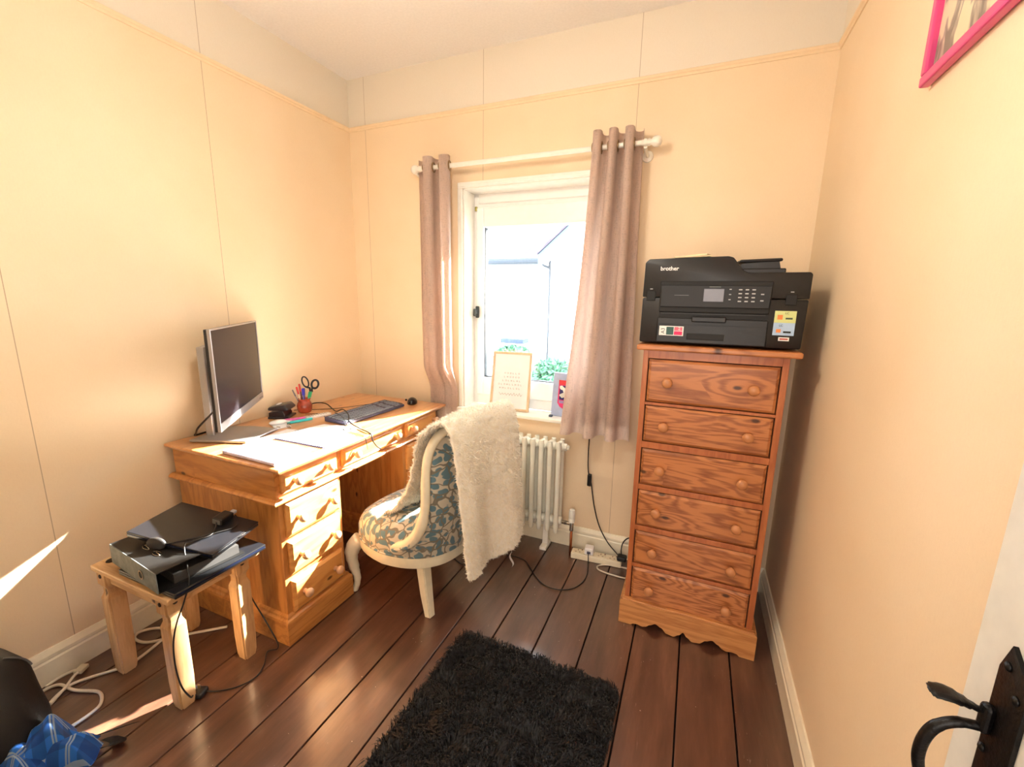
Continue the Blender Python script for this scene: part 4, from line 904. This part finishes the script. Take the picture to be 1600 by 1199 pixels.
# leads across the desk
tag(obj('keyboard_cable', cable([(.02, -.50, .766), (.05, -.44, .778), (.12, -.43, .780), (.20, -.46, .766), (.28, -.51, .772), (.345, -.53, .795), (.43, -.58, .792), (.50, -.645, .778), (.58, -.675, .766), (.66, -.705, .766), (.697, -.715, .757), (.706, -.72, .735), (.712, -.70, .70), (.715, -.675, .678)], .0032), M_CB, smooth=True), 'thick black cable crossing the keyboard and hanging over the desk edge', 'cable')
tag(obj('thin_lead', cable([(.03, -.57, .763), (.13, -.50, .763), (.2, -.44, .763), (.26, -.35, .763), (.30, -.27, .763), (.31, -.20, .763), (.35, -.16, .763), (.45, -.17, .763), (.47, -.185, .763)], .0018), M_CB, smooth=True), 'thin black lead running behind the keyboard to the mouse', 'cable')
tag(obj('earphone_lead', cable([(.15, -.60, .763), (.22, -.56, .763), (.30, -.60, .764), (.335, -.56, .78), (.36, -.60, .795), (.42, -.62, .792), (.48, -.66, .79), (.52, -.69, .765), (.57, -.70, .763), (.53, -.72, .763), (.60, -.74, .763), (.66, -.75, .763), (.694, -.757, .758), (.702, -.757, .735), (.704, -.752, .70)], .0014), M_CB, smooth=True), 'thin dark earphone lead tangled over the keyboard corner', 'cable')

# ---------------------------------------------------------------- stool and what lies on it
ST = dict(light=(216, 176, 128), dark=(176, 128, 84)); S_X = pine('stool_pine', grain=5, axis='X', seed=21, rough=.5, coat=.15, **ST); S_Z = pine('stool_pine_upright', grain=5, axis='Z', seed=24, rough=.5, coat=.15, **ST)
M_STUD = plain('iron_stud', (46, 34, 30), .5, metal=.5)
stool = thing('side_table', 'small rough pine side table with waisted legs beside the desk', 'side table', (.39, -1.405, 0))
obj('table_top', B((.172, -1.558, .432), (.612, -1.245, .452), .004), S_X, stool)
for sx, x in ((0, .192), (1, .538)):
    for y in (-1.515, -1.288):
        bm = NB(); w = .027; rings = []
        for z, k in ((0, .80), (.02, .92), (.10, 1.0), (.315, 1.0), (.335, .74), (.352, .74), (.37, 1.05), (.432, 1.05)):
            rings.append([bm.verts.new((x+a*w*k, y+b*w*k, z)) for a, b in ((-1, -1), (1, -1), (1, 1), (-1, 1))])
        for a, b in zip(rings, rings[1:]):
            for k in range(4): bm.faces.new((a[k], a[(k+1) % 4], b[(k+1) % 4], b[k]))
        bm.faces.new(rings[0][::-1]); bm.faces.new(rings[-1]); bmesh.ops.bevel(bm, geom=[e for e in bm.edges if abs((e.verts[0].co-e.verts[1].co).z) > .01], offset=.005, segments=2, affect='EDGES')
        lg = obj('leg', bm, S_Z, stool)
        obj('stud', lathe(NB(), [(.008, 0), (.007, .003), (0, .005)], c=(x, y-w*1.04, .405), ax='-Y', n=12), M_STUD, lg, smooth=True)
        bm = lathe(NB(), [(.008, 0), (.007, .003), (0, .005)], ax='X', n=12); bm.transform(Matrix.Translation((x+w*1.04, y, .405))); obj('stud', bm, M_STUD, lg, smooth=True)
for a, b in (((.215, -1.530, .375), (.515, -1.512, .432)), ((.215, -1.291, .375), (.515, -1.273, .432)), ((.183, -1.49, .375), (.201, -1.31, .432)), ((.529, -1.49, .375), (.547, -1.31, .432))): obj('apron', B(a, b, .002), S_X, stool)
obj('corner_stud', lathe(NB(), [(.017, 0), (.016, .0012), (0, .0018)], c=(.205, -1.51, .452), n=20), M_STUD, stool)
M_LT = plain('laptop_black', (22, 23, 28), .32, var=.05, coat=.2); M_LTE = plain('laptop_edge_blue', (34, 44, 78), .25, metal=.4)
lt = thing('laptop', 'black closed laptop lying on the table under the lever arch file', 'laptop', (.47, -1.39, .452))
obj('base', B((.325, -1.545, .4525), (.632, -1.235, .463), .003), M_LT, lt); obj('lid', B((.325, -1.545, .4638), (.632, -1.235, .4715), .003), M_LT, lt); obj('edge_strip', B((.6305, -1.54, .4625), (.6335, -1.24, .4642)), M_LTE, lt)
fo = thing('lever_arch_file', 'black lever arch file with grey marbled spine on the side table', 'file', (.42, -1.42, .472))
FA, FB = Vector((.262, -1.532, 0)), Vector((.588, -1.566, 0)); fe = (FB-FA).normalized(); FM = Matrix((fe, Vector((-fe.y, fe.x, 0)), Vector((0, 0, 1)))).transposed().to_4x4(); FM.translation = (FA.x, FA.y, .4725); FW = (FB-FA).length
t = NT('spine_marble'); v = t.coord(); nz = t.noise(v, 30, 5, .65, .5); t.col(t.ramp(nz, [(.3, lin((78, 84, 84))), (.7, lin((122, 128, 126)))])); t.set(Roughness=.5); M_SPM = t.m
M_FB = plain('file_black', (20, 19, 19), .5, var=.1, bump=.1, scale=300)
def FO(n, bm, m, **k): bm.transform(FM); return obj(n, bm, m, fo, **k)
spn = FO('spine', B((0, 0, 0), (FW, .003, .070), .001), M_SPM)
FO('back_cover', B((0, .003, 0), (FW, .262, .0025)), M_FB); FO('front_cover', B((0, .003, .0675), (FW, .262, .070)), M_FB)
FO('papers', B((.02, .05, .003), (FW-.012, .25, .034)), plain('file_papers', (52, 50, 50), .8))
bm = lathe(NB(), [(.0115, 0), (.0165, 0), (.0165, .0022), (.0115, .0022), (.0115, 0)], ax='-Y', n=24); bm.transform(FM @ Matrix.Translation((FW*.69, 0, .034))); obj('finger_ring', bm, M_CHR, spn, smooth=True, angle=40)
bm = lathe(NB(), [(0, 0), (.0105, 0), (.0105, .0006), (0, .0006)], ax='-Y', n=24); bm.transform(FM @ Matrix.Translation((FW*.69, -.0002, .034))); obj('finger_hole', bm, M_DK, spn)
for x in (.135, .205):
    bm = tube(NB(), [(x+.022*math.cos(a), .055+.009*math.sin(a), .0712) for a in [2*PI*j/20 for j in range(20)]], .0014, 6, closed=True); tube(bm, [(x-.02, .055, .0705), (x, .055, .0745), (x+.02, .055, .0705)], .0016, 6); FO('rado_slot', bm, M_CHR, smooth=True)
TM = Matrix.Translation((.455, -1.365, .5615)) @ Matrix.Rotation(math.radians(14), 4, 'Z') @ Matrix.Rotation(math.radians(8.5), 4, 'Y') @ Matrix.Rotation(math.radians(2), 4, 'X')
l2 = thing('laptop', 'thin dark laptop tilted on top of the lever arch file', 'laptop', (.455, -1.365, .55))
for n_, a, b, m_ in (('base', (-.165, -.105, -.011), (.165, .105, -.0005), M_LT), ('lid', (-.165, -.105, .0005), (.165, .105, .008), M_LT), ('edge_strip', (-.16, -.1065, -.0015), (.16, -.104, .0012), M_LTE)):
    bm = box(NB(), a, b, .0025 if n_ != 'edge_strip' else 0); bm.transform(TM); obj(n_, bm, m_, l2)
pa = thing('power_adapter', 'black laptop power adapter with grey label on the upper laptop', 'power adapter', (.50, -1.31, .57))
bm = box(NB(), (.035, .03, .0085), (.075, .09, .034), .005); bm.transform(TM); obj('brick', bm, M_CB, pa)
bm = box(NB(), (.0335, .038, .012), (.036, .082, .030)); bm.transform(TM); obj('label', bm, plain('label_grey', (120, 118, 116), .5), pa)
bm = box(NB(), (.04, .0285, .013), (.07, .0305, .030)); bm.transform(TM); obj('label', bm, plain('label_grey2', (104, 104, 104), .5), pa)
bm = box(NB(), (.045, .092, .012), (.063, .118, .024), .003); bm.transform(TM); obj('plug_tip', bm, plain('tip_grey', (176, 170, 172), .4), pa)
def tp_(*p): return TM @ Vector(p)
pts = [tp_(.055, .03, .02), tp_(.075, .005, .018), tp_(.085, -.03, .012), tp_(.06, -.075, .012), tp_(.06, -.105, .012), Vector((.612, -1.49, .485)), Vector((.628, -1.520, .43)), Vector((.622, -1.545, .37)), Vector((.60, -1.552, .29)), Vector((.592, -1.552, .20)), Vector((.595, -1.545, .12)), Vector((.585, -1.52, .05)), Vector((.552, -1.495, .022))]
obj('mains_lead', cable(pts, .0026), M_CB, pa, smooth=True)
plg = thing('mains_plug', 'black mains plug lying on the floor by the table leg', 'plug', (.55, -1.47, 0))
bm = box(NB(), (-.026, -.022, .002), (.026, .022, .022), .008, seg=3); bm.transform(Matrix.Translation((.548, -1.478, 0)) @ Matrix.Rotation(.4, 4, 'Z')); obj('plug_body', bm, M_CB, plg, smooth=True)
bm = NB(); [box(bm, (-.006+dx, dy-.002, .022), (.002+dx, dy+.002, .036)) for dx, dy in ((.0, .008), (.0, -.008), (-.012, 0))]; bm.transform(Matrix.Translation((.55, -1.478, 0)) @ Matrix.Rotation(.4, 4, 'Z')); obj('pins', bm, M_BRASS, plg)
obj('lead', cable([(.565, -1.465, .012), (.60, -1.44, .004), (.645, -1.40, .004), (.665, -1.35, .004), (.645, -1.30, .004), (.60, -1.25, .004), (.645, -1.235, .03), (.60, -1.232, .10), (.50, -1.225, .20), (.42, -1.222, .32), (.40, -1.225, .42)], .0026), M_CB, plg, smooth=True)
eb = thing('travel_charger', 'black rounded charger puck lying on the lever arch file', 'charger', (.44, -1.47, .56))
bm = bmesh.new(); bmesh.ops.create_uvsphere(bm, u_segments=24, v_segments=14, radius=1)
for v in bm.verts: v.co = Vector((v.co.x*.034, v.co.y*.012, v.co.z*.022))
bm.transform(Matrix.Translation((.447, -1.485, .566)) @ Matrix.Rotation(.35, 4, 'Z')); obj('puck', bm, plain('puck_grey', (46, 44, 44), .5), eb, smooth=True)
obj('lead', cable([Vector((.478, -1.475, .566)), tp_(.05, -.06, .012), tp_(.09, -.01, .012), tp_(.12, .04, .012), tp_(.10, .08, .012), tp_(.07, .10, .014)], .0024), M_CB, eb, smooth=True)

# ---------------------------------------------------------------- cream cables on the floor by the left wall
cc_ = thing('network_cable', 'cream cable coiled loosely along the left skirting board', 'cable', (.1, -1.5, 0))
obj('cable', cable([(.33, -1.23, .006), (.25, -1.30, .006), (.19, -1.354, .006), (.125, -1.415, .006), (.06, -1.425, .006), (.032, -1.40, .006), (.065, -1.36, .006), (.13, -1.345, .012), (.165, -1.37, .014), (.18, -1.44, .008), (.185, -1.50, .006), (.165, -1.54, .006), (.12, -1.60, .006), (.10, -1.645, .006), (.125, -1.70, .006), (.16, -1.72, .006)], .0052, n=8), M_CW, cc_, smooth=True)
c2 = thing('network_cable', 'cream cable with square plug ending in front of the skirting', 'cable', (.1, -1.62, 0))
obj('cable', cable([(.06, -1.72, .006), (.045, -1.685, .006), (.065, -1.655, .006), (.14, -1.645, .006), (.225, -1.615, .006), (.285, -1.635, .006), (.30, -1.67, .006), (.30, -1.72, .006)], .0052, n=8), M_CW, c2, smooth=True)
obj('patch_lead', cable([(.15, -1.71, .016), (.115, -1.66, .018), (.085, -1.625, .02), (.06, -1.60, .012), (.042, -1.605, .012), (.03, -1.64, .010), (.03, -1.68, .006)], .0046, n=8), M_CW, c2, smooth=True)
bm = box(NB(), (-.014, -.018, 0), (.014, .018, .014), .003); bm.transform(Matrix.Translation((.058, -1.592, .006)) @ Matrix.Rotation(.5, 4, 'Z')); obj('plug', bm, plain('plug_cream', (222, 210, 186), .4), c2)

# ---------------------------------------------------------------- bag, shirt and strap in the near left corner
M_BAG = plain('bag_nylon', (13, 12, 15), .6, bump=.3, scale=200, var=.1)
bag = thing('backpack', 'black backpack slumped in the near left corner under the shirt', 'bag', (.17, -1.90, 0))
def bagf(a, v):
    th_ = 2*PI*a; ph_ = -PI/2+PI*v
    c_, s_ = math.cos(th_), math.sin(th_); cp = abs(math.cos(ph_))**.55; sp_ = math.copysign(abs(math.sin(ph_))**.7, math.sin(ph_))
    x = .20*math.copysign(abs(c_)**.7, c_)*cp; y = .165*math.copysign(abs(s_)**.7, s_)*cp; z = .165+.165*sp_
    k = 1-.5*(z/.33)**1.6
    p = Vector((.21+x*(k if x > 0 else 1)*1.0, -1.90+y*(1-.12*z/.33), z)); nz_ = noise.noise(p*9)*.012
    return p+Vector((nz_, nz_, nz_*.5 if z > .03 else 0))
obj('body', grid(bagf, 56, 30, closed_u=True), M_BAG, bag, smooth=True)
obj('zip', tube(NB(), [bagf(.20+.02*k/8, .84-.05*k/8*4)+Vector((.001, .002, .001)) for k in range(9)], .003, 6), plain('zip_grey', (90, 90, 92), .4), bag, smooth=True)
obj('shoulder_strap', grid(lambda a, v: Vector(smooth_path([(.33, -1.83, .06), (.36, -1.78, .035), (.40, -1.73, .018), (.43, -1.69, .012), (.455, -1.655, .010), (.47, -1.635, .008)], 6)[int(a*30)])+Vector((.022*(v-.5)*1.4, .022*(v-.5)*1.6, .004*math.sin(v*PI))), 31, 6), M_BAG, bag, smooth=True)
obj('shoulder_strap', grid(lambda a, v: Vector(smooth_path([(.37, -1.86, .04), (.42, -1.80, .03), (.47, -1.75, .03), (.505, -1.71, .022), (.50, -1.685, .012), (.46, -1.69, .010)], 6)[int(a*30)])+Vector((.03*(v-.5), .03*(v-.5), .004*math.sin(v*PI))), 31, 6), M_BAG, bag, smooth=True)
# tartan shirt
t = NT('blue_tartan'); uvn = t.n('ShaderNodeUVMap'); sp = t.n('ShaderNodeSeparateXYZ'); t.l(uvn.outputs[0], sp.inputs[0])
def stripe(o, per, off, w):
    fm = t.math('FRACT', t.math('ADD', t.math('DIVIDE', o, per), off)); return t.math('LESS_THAN', t.math('ABSOLUTE', t.math('SUBTRACT', fm, .5)), w/2)
c = t.mix(0, lin((62, 146, 246)), lin((62, 146, 246)))
for o in (sp.outputs[0], sp.outputs[1]): c = t.mix(t.math('MULTIPLY', stripe(o, .085, .0, .42), .5), c, lin((26, 62, 150)))
for o in (sp.outputs[0], sp.outputs[1]):
    for of in (.45, .55): c = t.mix(t.math('MULTIPLY', stripe(o, .085, of, .06), .85), c, lin((196, 220, 240)))
t.col(c); t.set(Roughness=.8, Sheen_Weight=.2); t.bump(t.noise(t.coord(), 500, 2), .2, .001); M_TART = t.m
sh = thing('checked_shirt', 'blue tartan shirt crumpled over the black bag on the floor', 'shirt', (.40, -1.82, .0))
def shirt_piece(name, cen, ex, ang_, seed, hgt, amp=.035, n_=64, drop=.5):
    def fn(a, v):
        x, y = (a-.5)*ex[0], (v-.5)*ex[1]
        fold = amp*(noise.noise(Vector((x*11+seed, y*5, seed)))+.6*noise.noise(Vector((x*26, y*14+seed, 3)))-.45*abs(noise.noise(Vector((x*16+seed, y*30, 6)))))
        edge_ = max(abs(a-.5), abs(v-.5))*2
        z = hgt*(1-edge_**2.6*drop)+fold*(1.1-edge_*.3)
        ca, sa = math.cos(ang_), math.sin(ang_)
        wx = x*(1-.12*math.sin(y*20+seed)); wy = y+.02*math.sin(x*17+seed)
        return (cen[0]+wx*ca-wy*sa, cen[1]+wx*sa+wy*ca, max(.006, z))
    bm = grid(fn, n_, n_); uv = bm.loops.layers.uv.new('UVMap'); bm.verts.index_update()
    for fc in bm.faces:
        for lp_ in fc.loops: i = lp_.vert.index; lp_[uv].uv = ((i//n_)/(n_-1)*ex[0]*1.25+seed*.03, (i % n_)/(n_-1)*ex[1]*1.25)
    bmesh.ops.solidify(bm, geom=bm.faces[:], thickness=.002)
    return obj(name, bm, M_TART, sh, smooth=True)
shirt_piece('shirt_body', (.345, -1.872), (.34, .22), .5, 1.3, .155, .05, 90, .85)
shirt_piece('sleeve', (.435, -1.785), (.15, .07), .8, 4.1, .10, .03, 50, .8)
shirt_piece('collar', (.42, -1.81), (.13, .10), 1.2, 7.7, .15, .035, 44, .6)
sb = thing('red_lined_shoe', 'black rounded shoe with dark red lining at the bottom left edge', 'shoe', (.62, -1.86, 0))
bm = bmesh.new(); bmesh.ops.create_uvsphere(bm, u_segments=28, v_segments=16, radius=1)
for v in bm.verts: v.co = Vector((v.co.x*.055, v.co.y*.12, max(-.9, v.co.z)*.045))
bm.transform(Matrix.Translation((.645, -1.85, .042)) @ Matrix.Rotation(.9, 4, 'Z')); obj('upper', bm, M_BAG, sb, smooth=True)
bm = bmesh.new(); bmesh.ops.create_uvsphere(bm, u_segments=20, v_segments=10, radius=1)
for v in bm.verts: v.co = Vector((v.co.x*.035, v.co.y*.07, v.co.z*.012))
bm.transform(Matrix.Translation((.645, -1.85, .082)) @ Matrix.Rotation(.9, 4, 'Z')); obj('lining', bm, plain('dark_red', (120, 14, 30), .6), sb, smooth=True)

# ---------------------------------------------------------------- picture on the right wall
pf = thing('framed_picture', 'bright pink framed picture high on the right wall', 'picture', (W-.01, -1.1, 1.85))
M_PINK = plain('pink_frame', (226, 72, 138), .35, coat=.3, var=.03)
PZ0, PYa, PYb = 1.853, -1.42, -.925
pm = Matrix.Identity(4)
HT = .40
bm = NB()
for a, b in (((W-.022, PYa, PZ0), (W-.002, PYb, PZ0+.022)), ((W-.022, PYa, PZ0+HT-.022), (W-.002, PYb, PZ0+HT)), ((W-.022, PYa, PZ0+.022), (W-.002, PYa+.022, PZ0+HT-.022)), ((W-.022, PYb-.022, PZ0+.022), (W-.002, PYb, PZ0+HT-.022))): box(bm, a, b, .004)
obj('frame', bm, M_PINK, pf)
t = NT('picture_print'); nz = t.noise(t.coord((1, 6, 2.5)), 4.5, 3, .5, .6); t.col(t.ramp(nz, [(.42, lin((128, 118, 108))), (.50, lin((176, 164, 150))), (.56, lin((228, 216, 184)))])); t.set(Roughness=.4, Coat_Weight=.3); obj('print', B((W-.009, PYa+.02, PZ0+.02), (W-.004, PYb-.02, PZ0+HT-.02)), t.m, pf)

# ---------------------------------------------------------------- on the window sill
fm_ = thing('framed_print', 'white print in a slim light wood frame leaning on the window sill', 'picture', (1.09, .03, OZ0))
def LM(x, y, z, tilt, rz): return Matrix.Translation((x, y, z)) @ Matrix.Rotation(rz, 4, 'Z') @ Matrix.Rotation(-tilt, 4, 'X')
FMx = LM(1.072, .025, OZ0+.001, .20, 0.10)
def FP(n, a, b, m, bev=0, parent=fm_): bm = box(NB(), a, b, bev); bm.transform(FMx); return obj(n, bm, m, parent)
M_LW = plain('light_wood_frame', (222, 196, 162), .5)
bm = NB(); ring(bm, -.12, .12, 0, .345, .014, -.008, .008, .0015); bm.transform(FMx); obj('frame', bm, M_LW, fm_)
pr_ = FP('print', (-.107, -.002, .013), (.107, .003, .332), M_PAP)
M_INK = plain('ink_grey', (110, 112, 120), .6); rnd = random.Random(12)
for k, (n_, z) in enumerate(((6, .215), (6, .193), (7, .171), (9, .149), (8, .127))):
    bm = NB(); w = n_*.017
    for j in range(n_):
        x = -w/2+j*.017+(.008 if k < 3 else 0); q = rnd.random()
        if q < .35: box(bm, (x, -.0028, z), (x+.0012, -.0018, z+.009)); box(bm, (x, -.0028, z), (x+.006, -.0018, z+.0012))
        elif q < .7: tube(bm, [(x+.004+.0035*math.cos(a), -.0022, z+.0045+.0042*math.sin(a)) for a in [2*PI*i/10 for i in range(10)]], .0006, 4, closed=True)
        else: box(bm, (x, -.0028, z), (x+.0012, -.0018, z+.009)); box(bm, (x+.006, -.0028, z), (x+.0072, -.0018, z+.009)); box(bm, (x, -.0028, z+.004), (x+.006, -.0018, z+.0052))
    bm.transform(FMx); obj('line_of_lettering', bm, M_INK, pr_)
pts = [(-.07+i*.0035, -.0022, .095+.006*math.sin(i*1.25)+(.006 if i % 9 == 0 else 0)) for i in range(42)]
bm = tube(NB(), smooth_path(pts, 3), .0007, 4); bm.transform(FMx); obj('script_line', bm, M_INK, pr_)
bd = thing('club_crest_plaque', 'small blue-edged plaque with a pink and navy horse crest on the sill', 'plaque', (1.385, .03, OZ0))
FMx = LM(1.415, .035, OZ0+.001, .12, -.12)
FP('board', (-.09, -.006, 0), (.09, .010, .245), plain('plaque_lilac', (176, 190, 226), .5), .002, bd)
def poly(n, pts, y, m, par):
    bm = prism(NB(), [(x, y, z) for x, z in pts], (0, -.0008, 0)); bm.transform(FMx); return obj(n, bm, m, par)
shd = poly('shield_border', [(-.055, .195), (.055, .195), (.055, .075), (.04, .055), (0, .035), (-.04, .055), (-.055, .075)], -.0062, plain('crest_pink', (226, 50, 120), .5), bd)
poly('crest_band', [(-.055, .205), (.055, .205), (.055, .18), (-.055, .18)], -.0071, plain('crest_red', (226, 60, 70), .5), shd)
poly('crest_field', [(-.047, .175), (.047, .175), (.047, .095), (-.047, .095)], -.0071, plain('crest_navy', (30, 34, 110), .5), shd)
poly('horse', [(-.047, .172), (-.034, .175), (-.026, .168), (-.01, .158), (.02, .158), (.034, .162), (.044, .15), (.038, .135), (.032, .12), (.036, .098), (.028, .098), (.02, .122), (0, .128), (-.008, .12), (-.006, .098), (-.014, .098), (-.02, .122), (-.032, .115), (-.044, .125), (-.047, .118), (-.03, .105), (-.02, .13), (-.028, .15), (-.04, .152), (-.047, .160)], -.0080, M_STW, shd)
poly('name_scroll', [(-.047, .09), (.047, .09), (.044, .075), (-.044, .075)], -.0071, plain('crest_lilac', (150, 130, 190), .5), shd)
obj('stand', B((1.325, .0, OZ0), (1.345, .02, OZ0+.012), .003), plain('stand_grey', (80, 92, 110), .5), bd)
